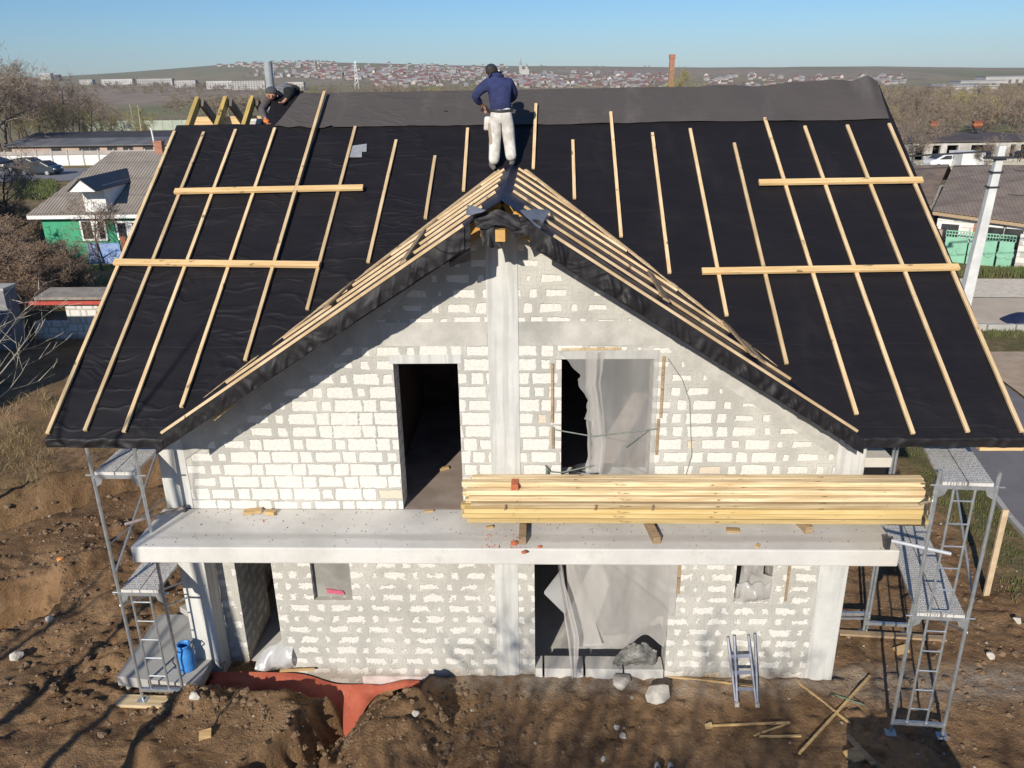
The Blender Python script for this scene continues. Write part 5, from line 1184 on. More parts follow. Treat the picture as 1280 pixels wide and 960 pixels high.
# bag of rubble on the sill of the big opening
m_ = MB()
m_.grid(lambda u_, v_: (1.40 + .68 * u_, .10 - .17 * math.sin(v_ * 3.14) * math.sin(u_ * 3.14) ** .5 - .03, .22 + .42 * math.sin(min(1, u_ * 1.15) * 2.6) ** .8 * v_ + .10 * float(vnoise(u_ * 7, v_ * 7)) + .07 * abs(float(vnoise(u_ * 15 + v_ * 4, v_ * 11)))), 44, 30)
tag(m_.build('plastic_sack', simple('crumpled_grey_sack', (.26, .25, .22), (.11, .11, .10), 6, .45, .8, .05, stretch=(1, 1, 2)), at=(1.7, .1, .25), smooth=True), 'crumpled grey plastic sack lying behind the kerb blocks under the film', 'sack')
# grey sheet being rolled out along the ridge : a loose thing
b = MB()
xs0 = lambda v_: -4.46 + .30 * v_
def fg(u_, v_):
    x = xs0(v_) + (6.30 - xs0(v_)) * u_
    if u_ > .95: x += .04 * v_ * (u_ - .95) / .05
    y = 4.55 + (YR + .02 - 4.55) * v_ + .025 * float(vnoise(x * 1.3, 3)) * (1 - v_) 
    if x < -3.4 and v_ < .3: y += (.10 * float(vnoise(x * 5, 9)) + .03) * (1 - v_ / .3)
    fr = max(0., (x - 2.2) / 4.0)
    h = .025 + (.022 * float(vnoise(x * 1.6 + v_ * .8, v_ * 2 + 4)) + .012 * float(vnoise(x * 5, v_ * 4))) + fr * v_ * .13 * max(-.2, float(vnoise(x * 1.55 + .5 * v_, 11)) + .12) * 1.6
    if x > 5.7: h += v_ * .15 * math.exp(-((x - 6.12) / .16) ** 2)
    return (x, y - h * .5, mz(y) + h * .85)
b.grid(fg, 240, 26)
b.grid(lambda u_, v_: (-4.16 + 10.4 * u_, YR + .03 + .9 * v_, ZR + .015 - SL * .9 * v_ + .02 * float(vnoise(u_ * 20, v_ * 3))), 60, 8)
tag(b.build('roofing_sheet', M['membrane_grey'], at=(1, 5, 8.4), smooth=True, fix=False), 'loose grey roofing sheet spread along the ridge with its right corner turned up', 'roofing sheet')
# small pale patch and scraps on the membrane
b = MB(); q = [(-2.98, 4.12), (-2.74, 4.16), (-2.72, 3.98), (-2.8, 3.98), (-2.78, 3.86), (-3.0, 3.86)]
c_ = [roof_pt(x, y, .022) for x, y in q]; b.add(c_, [tuple(range(6))]); b.build('patch', M['flap'], H, solid=.004)
# ------------------------------------------------------------------ scaffold towers
def scaffold(label, P, dv, ev, W, L, decks, ladder, top, laddertop, name='scaffold_tower', foot=0.):
    """P: ground point of the inner front leg, dv: depth direction, ev: frame direction, W,L: frame width and bay length"""
    o = thing(name, label, 'scaffold', P); P = Vector(P); dv = Vector(dv).normalized(); ev = Vector(ev).normalized(); Z = Vector((0, 0, 1))
    pt = lambda a, b_, z: P + ev * a + dv * b_ + Z * z
    for b_ in (0, L):
        for a in (0, W):
            m_ = MB(); zt_ = top if b_ == 0 else decks[-1] + .05
            m_.tube(pt(a, b_, .05), pt(a, b_, zt_), .0243, None, 12); lg = m_.build('leg', M['galv'], o)
            m_ = MB(); m_.tube(pt(a, b_, 0), pt(a, b_, .22), .017, None, 10); m_.obox(pt(a, b_, .004), ev * .075, dv * .075, Z * .005); m_.build('base_plate', M['galv'], lg)
            for z in [d - .02 for d in decks]:
                m_ = MB(); sgn = 1 if a == 0 else -1
                m_.prism([pt(a + sgn * .02, b_ - .004, z - .02), pt(a + sgn * .14, b_ - .004, z - .02), pt(a + sgn * .10, b_ - .004, z - .13), pt(a + sgn * .02, b_ - .004, z - .18)], dv * .008)
                m_.tube(pt(a - sgn * .09, b_ - .01, z), pt(a + sgn * .02, b_ - .01, z), .012, None, 6); m_.tube(pt(a + sgn * .03, b_ - .02, z), pt(a + sgn * .03, b_ - .02, z + .16), .008, None, 6)
                m_.build('bracket', M['galv'], lg)
        for z in [.235] + list(decks): m_ = MB(); m_.bar(pt(0, b_, z - .035), pt(W, b_, z - .035), .05, .055); m_.build('transom', M['galv'], o)
    for z in decks:
        for k in (0, 1):
            m_ = MB(); a0, a1 = .045 + k * (W - .08) / 2, .04 + (k + 1) * (W - .08) / 2 - .012
            m_.obox((pt(a0, 0, z) + pt(a1, L, z)) / 2 + Z * .015, ev * (a1 - a0) / 2, dv * (L / 2 + .02), Z * .022); m_.build('deck_plank', M['deck'], o)
    # ladder in the front frame
    za, zb = .16, laddertop; l0, l1 = ladder
    m_ = MB()
    for a in (l0, l1): m_.tube(pt(a, .0, za), pt(a, .0, zb), .0165, None, 8)
    z = za + .30
    while z < zb - .1: m_.tube(pt(l0, 0, z), pt(l1, 0, z), .0115, None, 6); z += .335
    m_.build('ladder', M['galv'], o)
    # side braces
    zz = [.28] + list(decks)
    for k in range(len(zz) - 1):
        for a, fl in ((0 - .02, (k + 1) % 2 if P.x < 0 else k % 2), (W + .02, (k + 1) % 2)):
            if P.x < 0 and k == 1 and a > 0: continue
            if k == 0 and a < 0 and P.x > 0: continue
            z0, z1 = (zz[k] + .25, zz[k + 1] - .25) if not fl else (zz[k + 1] - .25, zz[k] + .25)
            m_ = MB(); m_.tube(pt(a, 0, z0), pt(a, L, z1), .017, None, 8); m_.build('brace', M['galv'], o)
    return o, pt
oL, ptL = scaffold('galvanised scaffold tower at the left house corner with its foot on a plank', (-5.88, -.66, .07), (-.02, 1, 0), (1, -.015, 0), .66, 2.5, (1.99, 3.90), (.17, .45), 4.35, 1.92)
m_ = MB(); m_.tube(ptL(-.02, 0, 2.75), ptL(.68, 2.5, 2.95), .012, None, 6); m_.build('brace', M['galv'], oL)   # thin diagonal
oR, ptR = scaffold('galvanised scaffold tower at the right house corner with a ladder up to the top deck', (5.31, -1.08, 0.01), (.19, .98, 0), (.99, -.075, 0), .71, 2.3, (2.06, 4.05), (.20, .46), 4.24, 4.0)
# tie tubes with clamps
m_ = MB(); m_.tube((4.85, -1.0, 3.18), (5.62, -1.12, 3.05), .024, None, 12); t_ = m_.build('tie_tube', simple('pale_galvanised_tube', (.72, .73, .73), (.6, .61, .62), 8, .4, 0, metal=.4), at=(5, -1, 3.1)); tag(t_, 'pale steel tie tube between the slab end and the right scaffold', 'tube')
m_ = MB(); m_.obox((4.84, -1.0, 3.12), (.03, 0, 0), (0, .04, 0), (0, 0, .09)); m_.tube((4.80, -1.0, 3.2), (4.9, -1.0, 3.22), .02, None, 6); m_.build('clamp', M['black_metal'], t_)
m_ = MB(); m_.tube((-5.55, -.70, 3.20), (-4.98, -.10, 3.12), .022, None, 12); t_ = m_.build('tie_tube', simple('rusty_tube', (.46, .38, .34), (.34, .24, .20), 12, .6), at=(-5.3, -.4, 3.1)); tag(t_, 'short rusty tie tube between the slab corner and the left scaffold', 'tube')
m_ = MB(); m_.obox((-4.97, -.09, 3.10), (.02, 0, 0), (0, .03, 0), (0, 0, .05)); m_.build('clamp', M['black_metal'], t_)
# second frame beside the right wall
o = thing('scaffold_bay', 'scaffold frame standing behind the right tower beside the house side wall', 'scaffold', (5.85, 1.35, 0.))
for x in (5.0, 5.85):
    m_ = MB(); m_.tube((x, 1.28, .02), (x, 1.28, 3.9), .0243, None, 10); m_.build('leg', M['galv'], o)
m_ = MB(); m_.bar((5.0, 1.28, .32), (5.85, 1.28, .32), .05, .06); m_.bar((5.0, 1.28, .22), (5.85, 1.28, .22), .03, .03); m_.build('transom', M['galv'], o)
# plank under left tower, concrete slab, churn
m_ = MB(); m_.bar((-6.27, -.66, .045), (-5.28, -.70, .05), .24, .05); tag(m_.build('wooden_plank', M['stack'], at=(-5.8, -.68, .03), bevel=.006), 'short yellow plank lying under the left scaffold feet', 'plank')
m_ = MB(); m_.hexa([(-6.38, -.42, .12), (-5.02, -.60, .12), (-5.02, 1.15, .12), (-6.40, 1.15, .12), (-6.38, -.42, .30), (-5.02, -.60, .30), (-5.02, 1.15, .30), (-6.40, 1.15, .30)]); tag(m_.build('concrete_slab', M['paving'], at=(-5.7, .3, .12), bevel=.012), 'flat grey precast concrete slab under the left scaffold', 'slab')
m_ = MB(); m_.box(-6.3, -5.9, -.36, -.1, -.15, .118); m_.box(-5.5, -5.1, -.42, -.2, -.15, .118); tag(m_.build('footing_block', M['kerb'], at=(-5.7, -.3, 0)), 'rough concrete footing under the front of the precast slab', 'block')
m_ = MB(); m_.obox((-5.55, 1.55, .42), (.35, .5, 0), (-.10, .07, 0), (0, 0, .06)); m_.obox((-5.3, 1.25, .36), (.5, .02, 0), (0, .08, 0), (0, 0, .05)); tag(m_.build('kerb_stone', M['kerb'], at=(-5.5, 1.5, .35), bevel=.01), 'concrete kerb stone lying behind the precast slab by the corner column', 'kerb stone')
o = thing('milk_churn', 'blue plastic churn standing on the concrete slab by the corner column', 'churn', (-5.30, -.20, .30)); bx, by, bz_ = -5.32, -.22, .302
M['blue'] = simple('blue_plastic', (.045, .22, .62), (.06, .27, .62), 6, .45, .15, .01)
m_ = MB(); m_.lathe((bx, by, bz_), [(.0, 0), (.115, 0), (.130, .02), (.132, .10), (.126, .125), (.132, .15), (.134, .29), (.124, .32), (.094, .40), (.090, .42), (.102, .45), (.104, .47), (.090, .47), (.082, .43), (.115, .30), (.115, .03), (0, .02)], 28); m_.build('body', M['blue'], o, smooth=True)
m_ = MB(); m_.path([(bx - .14, by - .08, bz_ + .10), (bx - .17, by - .10, bz_ + .2), (bx - .14, by - .09, bz_ + .30), (bx - .11, by - .05, bz_ + .37)], .010, 6); m_.path([(bx + .11, by, bz_ + .37), (bx + .15, by - .02, bz_ + .42), (bx + .13, by + .06, bz_ + .45)], .012, 6); m_.build('handle', M['black_metal'], o)
m_ = MB(); m_.path([(-4.98, -.06, .32), (-4.92, -.10, .22), (-4.82, -.12, .16), (-4.80, -.05, .30), (-4.9, -.04, .20)], .008, 5); tag(m_.build('bent_rod', M['black_metal'], at=(-4.9, -.08, .15)), 'bent dark wire at the foot of the left corner column', 'wire')
# ------------------------------------------------------------------ timber stack on the balcony
xL, xR_ = -.80, 5.52
brs = []
for k, (x, lab, yb) in enumerate(((0.02, 'leftmost of the timber bearers sticking out under the beam stack beside the brick crumbs', -.95), (1.83, 'middle timber bearer sticking out slantwise under the beam stack', -.93), (3.93, 'right timber bearer barely showing under the beam stack', -.66))):
    m_ = MB(); m_.bar((x, yb, Z1 + .055), (x - (.12 if k else .0), -.06, Z1 + .055), .10, .105); tag(m_.build('timber_bearer', M['old_wood'], at=(x, -.5, Z1), bevel=.004), lab, 'bearer')
lay = [(-.60, 4, 'stack_low'), (-.60, 4, 'stack_low'), (-.605, 4, 'stack_low'), (-.58, 4, 'stack'), (-.535, 4, 'stack'), (-.49, 3, 'stack'), (-.40, 2, 'stack')]
zc = Z1 + .112
for j, (y0, n_, mt) in enumerate(lay):
    hh = .072
    for k in range(n_):
        y = y0 + k * .128 + rnd.uniform(-.006, .006); x0 = xL + rnd.uniform(-.05, .12); x1 = xR_ + rnd.uniform(-.10, .05)
        if y > -.10: continue
        m_ = MB(); z_ = zc + rnd.uniform(0, .006)
        m_.obox(((x0 + x1) / 2, y + .058, z_ + hh / 2), ((x1 - x0) / 2, rnd.uniform(-.006, .006), rnd.uniform(-.004, .004)), (0, .0565, 0), (0, 0, hh / 2 - .003))
        lab = 'yellow pine beam in the lower layers of the stack on the balcony' if j < 3 else 'pale pine beam in the upper layers of the stack on the balcony'
        tag(m_.build('pine_beam', M[mt], at=((x0 + x1) / 2, y + .058, z_), bevel=.004), lab, 'beam', 'pine beams stacked on the balcony')
    zc += hh + .006
ztop = zc
m_ = MB(); m_.box(-.14, -.04, -.50, -.30, zc - .078, zc + .005); tag(m_.build('brick', M['brick'], at=(-.09, -.4, zc - .08), bevel=.005), 'orange brick lying on top of the beam stack', 'brick')
for x, z_ in ((-.22, .0), (1.02, .0), (1.8, .0)):
    m_ = MB(); m_.obox((x, -.605, Z1 + .112 + .078 * 3 + .03), (.012, .006, 0), (0, .02, 0), (.004, 0, .035)); tag(m_.build('wood_wedge', M['old_wood'], at=(x, -.6, Z1 + .3)), 'small dark wooden spacer stuck between the beams of the stack', 'wedge', 'spacers in the beam stack')
# ------------------------------------------------------------------ offcuts and crumbs on the balcony
for k, (px, py, l, w, h, an, lab) in enumerate(((320, 635, .26, .12, .04, 12, 'flat pine offcut at the foot of the wall near the left end of the balcony'), (340, 640, .16, .09, .05, -15, 'smaller pine offcut beside the flat one near the left end of the balcony'), (536, 640, .14, .03, .025, 14, 'thin stick of wood on the balcony before the upper doorway'), (612, 660, .10, .05, .03, 20, 'small wood chip in front of the left end of the beam stack'), (916, 664, .18, .09, .03, -5, 'pine offcut on the balcony under the middle of the beam stack'), (947, 683, .09, .05, .02, 60, 'small grey wood chip on the balcony right of the middle bearer'), (555, 587, .16, .07, .04, 30, 'pine offcut in the sun just inside the upper doorway'))):
    p = atZ(px, py, Z1); y_ = min(p.y, -.06) if k < 2 else p.y
    c_, s_ = math.cos(R(an)), math.sin(R(an)); m_ = MB(); m_.obox((p.x, y_ - (.05 if k < 2 else 0), Z1 + h / 2 + .001), (c_ * l / 2, s_ * l / 2, 0), (-s_ * w / 2, c_ * w / 2, 0), (0, 0, h / 2)); tag(m_.build('wood_offcut', M['offcut'], at=(p.x, y_, Z1), bevel=.003), lab, 'offcut')
for k, (px, py, s, lab) in enumerate(((643, 680, .085, 'largest orange brick fragment beside the leftmost bearer'), (655, 691, .06, 'orange brick fragment near the front edge of the balcony'), (675, 684, .05, 'thin orange brick splinter right of the leftmost bearer'))):
    p = atZ(px, py, Z1); m_ = MB(); m_.lathe((p.x, p.y, Z1), [(0, 0), (s * .6, 0), (s * .7, s * .25), (s * .25, s * .5), (0, s * .45)], 5); tag(m_.build('brick_fragment', M['brick'], at=(p.x, p.y, Z1)), lab, 'brick fragment')
m_ = MB()
for px, py, n_ in ((612, 670, 9), (635, 674, 8), (612, 682, 12), (640, 678, 6), (330, 650, 5), (640, 690, 6)):
    p = atZ(px, py, Z1)
    for _ in range(n_):
        x, y = p.x + rnd.gauss(0, .09), max(-1.03, p.y + rnd.gauss(0, .05)); s = rnd.uniform(.004, .012); m_.lathe((x, y, Z1), [(0, 0), (s, 0), (s * .8, s), (0, s * 1.2)], 4)
tag(m_.build('brick_crumbs', M['brick'], fix=False), 'scattered orange brick crumbs on the balcony', 'crumbs', kind='stuff')
m_ = MB(); dm = simple('dark_grit', (.14, .12, .10), (.08, .07, .06), 9, .9)
for _ in range(420):
    x, y = rnd.uniform(-5.2, 4.9), -abs(rnd.gauss(.3, .5)); 
    if y < -1.03: continue
    s = rnd.uniform(.003, .009); m_.lathe((x, y, Z1), [(0, 0), (s, 0), (s * .8, s), (0, s * 1.1)], 4)
tag(m_.build('grit', dm, fix=False), 'dark grit and mortar crumbs scattered on the balcony slab', 'grit', kind='stuff')
# ------------------------------------------------------------------ things on the ground in front
for k, (x0, x1, lab) in enumerate(((.17, .285, 'narrow end piece of the concrete kerb blocks at the left of the big opening'), (.315, .93, 'left full concrete kerb block at the big opening'), (.965, 1.55, 'middle concrete kerb block at the big opening'), (1.575, 2.19, 'right concrete kerb block at the big opening'))):
    m_ = MB(); m_.hexa([(x0, -.05, -.1), (x1, -.05, -.1), (x1, .30, -.1), (x0, .30, -.1), (x0, -.03, .20), (x1, -.03, .20), (x1, .29, .20), (x0, .29, .20)]); tag(m_.build('kerb_block', M['pale_conc'], at=((x0 + x1) / 2, .1, 0), bevel=.012), lab, 'kerb block', 'concrete kerb blocks in the big opening')
def rock(p, s, seed, name, label, mat='white_stone', sq=.7, group=None):
    bm = bmesh.new(); bmesh.ops.create_icosphere(bm, subdivisions=2, radius=1.); rg = random.Random(seed); pl = []
    for _ in range(11):
        n_ = Vector((rg.gauss(0, 1), rg.gauss(0, 1), rg.gauss(0, 1))).normalized(); pl.append((n_, rg.uniform(.45, .72)))
    for v in bm.verts:
        for n_, d_ in pl:
            q = v.co.dot(n_)
            if q > d_: v.co -= n_ * (q - d_)
        v.co = Vector((v.co.x, v.co.y, v.co.z * sq)) * s
    me_ = bpy.data.meshes.new(name); bm.to_mesh(me_); bm.free(); me_.materials.append(M[mat]); o = bpy.data.objects.new(name, me_); COL.objects.link(o); o.location = p; o.rotation_euler = (0, 0, rg.random() * 6); return tag(o, label, 'stone', group)
def gat(px, py): 
    p = at(px, py); return p
rock(Vector((1.545, -.20, gz(1.545, -.2) + .08)), .19, 21, 'broken_stone', 'smaller white broken stone in front of the kerb blocks')
rock(Vector((2.04, -.46, gz(2.04, -.46) + .10)), .25, 14, 'broken_stone', 'larger white broken stone at the right end of the kerb blocks')
for k, (px, py, s, lab) in enumerate(((772, 918, .06, 'white pebble in the dirt below the kerb blocks'), (778, 929, .07, 'grey stone just below the white pebble in the dirt'), (754, 954, .06, 'pale stone near the bottom edge of the picture'), (250, 907, .10, 'pale clod by the dark shadow at lower left'), (20, 822, .14, 'pale stone at the lower left edge'), (63, 778, .10, 'pale stone above the shadow stripe at lower left'), (1236, 829, .09, 'pale stone on the churned soil right of the scaffold'), (1270, 780, .10, 'pinkish stone near the right edge'), (523, 929, .07, 'grey stone in the dark lee of the soil cone'))):
    p = gat(px, py); rock(p + Vector((0, 0, s * .3)), s, 30 + k, 'stone', lab)
# step ladder folded, leaning on the wall
o = thing('folded_ladder', 'folded aluminium stepladder leaning against the lower wall at right', 'ladder', (3.35, -.5, 0))
A0, A1 = Vector((3.20, -.58, gz(3.2, -.58))), Vector((3.52, -.54, gz(3.52, -.54))); T0, T1 = Vector((3.13, -.05, .86)), Vector((3.44, -.05, .90))
for dy in (0, .10):
    m_ = MB(); off = Vector((.07 if dy else 0, -dy * .15, .03 if dy else 0))
    for a_, b_ in ((A0, T0), (A1, T1)): m_.bar(a_ + off * .3, b_ + off * 1.3, .028, .055, (0, -1, .5))
    m_.build('rail', M['alu'], o, bevel=.004)
m_ = MB()
for t in (.22, .46, .70): m_.bar(A0.lerp(T0, t), A1.lerp(T1, t), .05, .03, (0, -1, 1))
m_.build('step', M['alu'], o)
for q in (A0, A1):
    m_ = MB(); m_.obox(q + Vector((.01, -.02, .02)), (.03, 0, 0), (0, .035, 0), (0, 0, .035)); m_.build('foot', M['kerb'], o)
def stick(px0, py0, px1, py1, w, h, label, mat='offcut', z=.02):
    p, q = at(px0, py0), at(px1, py1); zz_ = max(p.z, q.z, gz((p.x + q.x) / 2, (p.y + q.y) / 2)) + z
    p.z = q.z = zz_; p.z = max(gz(p.x, p.y) + z, zz_ - .05); q.z = max(gz(q.x, q.y) + z, zz_ - .05)
    m_ = MB(); m_.bar(p, q, w * .75, h); return tag(m_.build('wooden_stick', M[mat], at=(p + q) / 2, bevel=.003), label, 'stick')
stick(836, 850, 942, 867, .04, .025, 'yellow batten on the dirt running under the folded ladder')
stick(876, 851, 962, 857, .03, .02, 'thin batten lying along the wall foot behind the folded ladder')
stick(988, 854, 1061, 914, .045, .03, 'brown batten of the crossed pair at lower right running down to the right')
stick(1086, 853, 998, 949, .045, .03, 'brown batten of the crossed pair at lower right running up to the right', z=.05)
stick(889, 914, 986, 912, .04, .025, 'straight batten lying level in the dirt right of the middle')
stick(942, 924, 984, 912, .035, .02, 'short stick touching the straight level batten')
stick(948, 932, 1000, 931, .04, .025, 'short pale batten below the straight level one')
stick(1057, 925, 1092, 962, .12, .03, 'grey board end sticking up from the bottom right', 'old_wood')
stick(1048, 795, 1181, 803, .16, .04, 'long weathered plank lying behind the right scaffold', 'old_wood', .05)
p0, p1 = Vector((8.33, 2.25, -.2)), Vector((8.30, 2.2, 1.86)); p1 = atY(1257, 637, 2.3)
m_ = MB(); m_.bar(Vector((8.33, 2.25, -.15)), p1, .10, .05, (0, 1, 0)); tag(m_.build('wooden_stake', simple('pale_stake_wood', (.60, .46, .30), (.45, .33, .20), 5, .8, .2), at=(8.33, 2.25, 0), bevel=.004), 'tall pale wooden stake leaning beside the right verge', 'stake')
for px, py, l, w, lab in ((885, 917, .10, .05, 'small yellow wood chip in the dirt near the bottom'), (1126, 815, .22, .12, 'yellow wood offcut on the dirt behind the right scaffold'), (1066, 955, .22, .18, 'brown wood piece at the bottom edge left of the right scaffold'), (262, 946, .16, .12, 'yellow wood scrap at lower left beside the cable'), (497, 848, .05, .03, 'tiny wood chip on the red sheet')):
    p = at(px, py); m_ = MB(); m_.obox(p + Vector((0, 0, .03)), (l / 2, l * .15, .01), (-w * .15, w / 2, .02), (0, 0, .018)); tag(m_.build('wood_offcut', M['offcut'], at=p, bevel=.003), lab, 'offcut')
# two grey metal tips at the bottom edge
o = thing('pair_of_shoes', 'pair of grey shoes standing in the dirt at the bottom edge', 'shoes', (1.95, -1.80, gz(1.95, -1.8)))
for dx in (-.09, .09):
    x, y, z = 1.95 + dx, -1.86, gz(1.95, -1.8)
    m_ = MB(); m_.lathe((x, y, z), [(0, .0), (.05, .0), (.052, .03), (.046, .07), (.03, .085), (0, .09)], 14); 
    m_.v = [(x + (q[0] - x) * .85, y + (q[1] - y) * 2.7, q[2]) for q in m_.v]; m_.build('shoe', simple('grey_shoe', (.42, .43, .44), (.30, .30, .31), 12, .6) if dx < 0 else bpy.data.materials['grey_shoe'], o, smooth=True)
    m_ = MB(); m_.tube((x, y - .06, z + .07), (x, y - .07, z + .13), .042, .046, 12); m_.build('shoe_collar', M['black_metal'], o)
# red dimpled sheet along the foundation
b = MB()
def fr(u_, v_):
    x = -5.02 + 3.35 * u_; top = .10 - .22 * float(sst(.38, .62, u_)) + .10 * float(sst(.80, .95, u_)); 
    wd = .20 * float(sst(.80, .70, u_)) + .12
    yb = -.06 - wd * v_ - .26 * math.exp(-((u_ - .665) / .05) ** 2) * v_ + .03 * float(vnoise(x * 3, v_ * 3))
    zb = top + .02 * float(vnoise(x * 4, v_ * 4)) - v_ * (.20 * float(sst(.85, .70, u_)) + .06 + .45 * math.exp(-((u_ - .665) / .05) ** 2)) + .05 * math.sin(v_ * 3.1)
    return (x, yb, max(zb, gz(x, yb) + .012) if u_ < .55 else zb)
b.grid(fr, 80, 14)
b.grid(lambda u_, v_: (-5.34 + .36 * u_ + .02 * v_, -.10 - .05 * u_ - .03 * v_, .16 + .02 * float(vnoise(u_ * 5, v_ * 4)) - .36 * (1 - v_)), 12, 10)
tag(b.build('dimpled_sheet', M['red_sheet'], at=(-3.5, -.2, 0), smooth=True), 'red dimpled foundation sheet running along the wall foot into the trench', 'sheet')
b = MB(); b.box(-2.6, -1.55, -.035, -.005, -.2, .02); b.build('plinth_board', simple('pink_white_board', (.66, .58, .54), (.5, .40, .36), 5, .9), H)
b = MB(); b.box(-.62, .1, -.05, -.01, -.12, .015); b.box(.17, .93, -.07, -.03, -.14, .0); b.build('plinth_sheet', M['red_sheet'], H)
p, q = at(350, 841), at(388, 837); m_ = MB(); m_.bar((-3.9, -.10, .17), (-3.35, -.08, .19), .05, .02); tag(m_.build('wooden_stick', M['offcut'], at=(-3.6, -.1, .17)), 'yellow stick lying on the top edge of the red sheet', 'stick')
m_ = MB(); pts = [at(*q) + Vector((0, 0, .012)) for q in ((302, 846), (303, 858), (312, 868), (306, 888), (292, 905), (280, 925), (272, 940), (255, 958))]; m_.path(pts, .010, 5); tag(m_.build('cable', M['black_metal'], at=pts[0]), 'thin dark cable trailing from the red sheet over the soil heap', 'cable')
m_ = MB(); p = at(520, 858); m_.path([p + Vector((0, 0, .03)), p + Vector((.04, -.10, .08)), p + Vector((.12, -.32, .02))], .012, 5); tag(m_.build('bent_rod', M['rebar'], at=p), 'bent thin rod sticking out by the end of the red sheet', 'rod')
m_ = MB(); p = at(80, 716); m_.obox(p + Vector((0, 0, .05)), (.06, 0, 0), (0, .03, 0), (0, 0, .05)); tag(m_.build('orange_scrap', simple('orange_plastic', (.75, .20, .05), (.8, .4, .1), 30, .5), at=p), 'tiny orange plastic scrap on the soil at left', 'scrap')
m_ = MB(); p = at(1060, 880); m_.path([p + Vector((-.20, .16, .02)), p + Vector((0, .03, .04)), p + Vector((.22, -.08, .02))], .007, 5); tag(m_.build('green_twine', simple('green_twine', (.08, .25, .17), None, 5, .7), at=p), 'thin green twine by the crossed battens', 'twine')
# pebbles and clods
b = MB(); bc = MB()
for _ in range(2600):
    x, y = rnd.uniform(-11, 9.5), rnd.uniform(-2.4, 5)
    if WL - .2 < x < WR + .2 and y > -.1: continue
    if 1 and x > 9.9: continue
    s = rnd.choice((.008, .012, .012, .018, .026)) * rnd.uniform(.7, 1.3); z = gz(x, y)
    if rnd.random() < .18: b.lathe((x, y, z - s * .2), [(0, 0), (s, 0), (s * rnd.uniform(.6, 1), s * .6), (0, s)], 5)
    else: s *= 1.3; bc.lathe((x, y, z - s * .3), [(0, 0), (s, 0), (s * rnd.uniform(.6, .95), s * .7), (0, s * 1.05)], 5)
for _ in range(900):       # clods shed beside the heaps
    cx_, cy_ = rnd.choice(((-5.0, -.9), (-2.7, -1.5), (-.5, -1.1), (-.7, -1.7), (-3.6, -1.0), (-2.2, -1.3), (-9.2, 2.3), (-9.5, .4)))
    x, y = cx_ + rnd.gauss(0, .4), cy_ + rnd.gauss(0, .35); s = rnd.uniform(.008, .030)
    if y > -.1 and WL < x < WR: continue
    bc.lathe((x, y, gz(x, y) - s * .3), [(0, 0), (s, 0), (s * rnd.uniform(.6, .95), s * .7), (0, s * 1.05)], 5)
for _ in range(620):       # bigger lumps
    cx_, cy_, sx_, sy_ = rnd.choice(((-5.0, -.9, .5, .3), (-2.9, -1.5, .5, .4), (-.8, -.9, .5, .4), (-9.2, 1.8, .9, .9), (-9.6, 3.2, 1.2, .8), (7.8, .3, .8, 1.2), (-7.4, .6, 1., .8), (-10.5, 5., 1.2, 1.)))
    x, y = rnd.gauss(cx_, sx_), rnd.gauss(cy_, sy_); s = rnd.uniform(.025, .075)
    if (y > -.15 and WL - .2 < x < WR + .2) or x > 9.7: continue
    k0 = len(bc.v); bc.lathe((x, y, gz(x, y) - s * .35), [(s * .3, 0), (s * rnd.uniform(.8, 1.1), s * .15), (s * rnd.uniform(.6, 1.), s * .6), (s * .35, s * rnd.uniform(.75, 1.)), (0, s * .9)], 7)
    bc.v[k0:] = [(q[0] + rnd.gauss(0, s * .14), q[1] + rnd.gauss(0, s * .14), q[2] + rnd.gauss(0, s * .10)) for q in bc.v[k0:]]
tag(b.build('pebbles', simple('pale_pebbles', (.42, .37, .30), (.28, .24, .19), 3, .9), fix=False), 'small pale pebbles strewn over the soil', 'pebbles', kind='stuff')
tag(bc.build('soil_clods', simple('soil_clods', (.25, .165, .095), (.14, .09, .052), 8, .95), fix=False), 'small clods of soil around the heaps', 'clods', kind='stuff')
# things outside the frame whose shadows fall into it
t_ = make_tree('bare_tree', 'pale leafless sapling at the left edge over the dark yard', 'tree', (-12.3, 4.2, gz(-12.3, 4.2)), 5.2, 71, mt='twig_pale', mb='twig_pale', kids=(9, 5, 4), twig=.006, bend=.09, spread=.55, start=.3, lean=(.42, .0), r0=.05)
for k, (x, y, h) in enumerate(((-7.75, -9.2, 9.6), (-9.0, -9.5, 6.), (-10.3, -8.5, 7.), (-12.1, -10., 7.), (-2.4, -14.1, 6.3), (-.6, -14.8, 6.6), (-3.6, -14.6, 6.5), (.6, -14.2, 6.2), (1.9, -14.8, 6.4), (-4.6, -14.2, 6.2), (-1.5, -14.5, 6.4))):
    make_tree('bare_tree', 'slim bare tree of the row standing behind the camera', 'tree', (x, y, gz(x, y)), h, 80 + k, kids=(13, 7, 5) if k > 3 else (3,), twig=.016, spread=.55 if k > 3 else .4, start=.3 if k > 3 else .8, r0=.21 if k > 3 else .18, bend=.10 if k > 3 else .02, group='bare trees behind the camera')
o = thing('light_blocker', 'pallet box added unseen outside the lower right of the picture for its shadow', 'blocker', (4.65, -3.3, 0))  # unseen box of no known identity, added to throw a shadow into view
m_ = MB(); m_.box(4.05, 5.35, -3.9, -2.9, .14, 1.12); m_.build('blocks', M['kerb'], o, bevel=.1)  # plain body of the added box, there for its shadow
m_ = MB()
for k in range(3): m_.box(4.05, 5.35, -3.88 + .44 * k, -3.78 + .44 * k, -.05, .135)
m_.build('blocker', M['old_wood'], o)
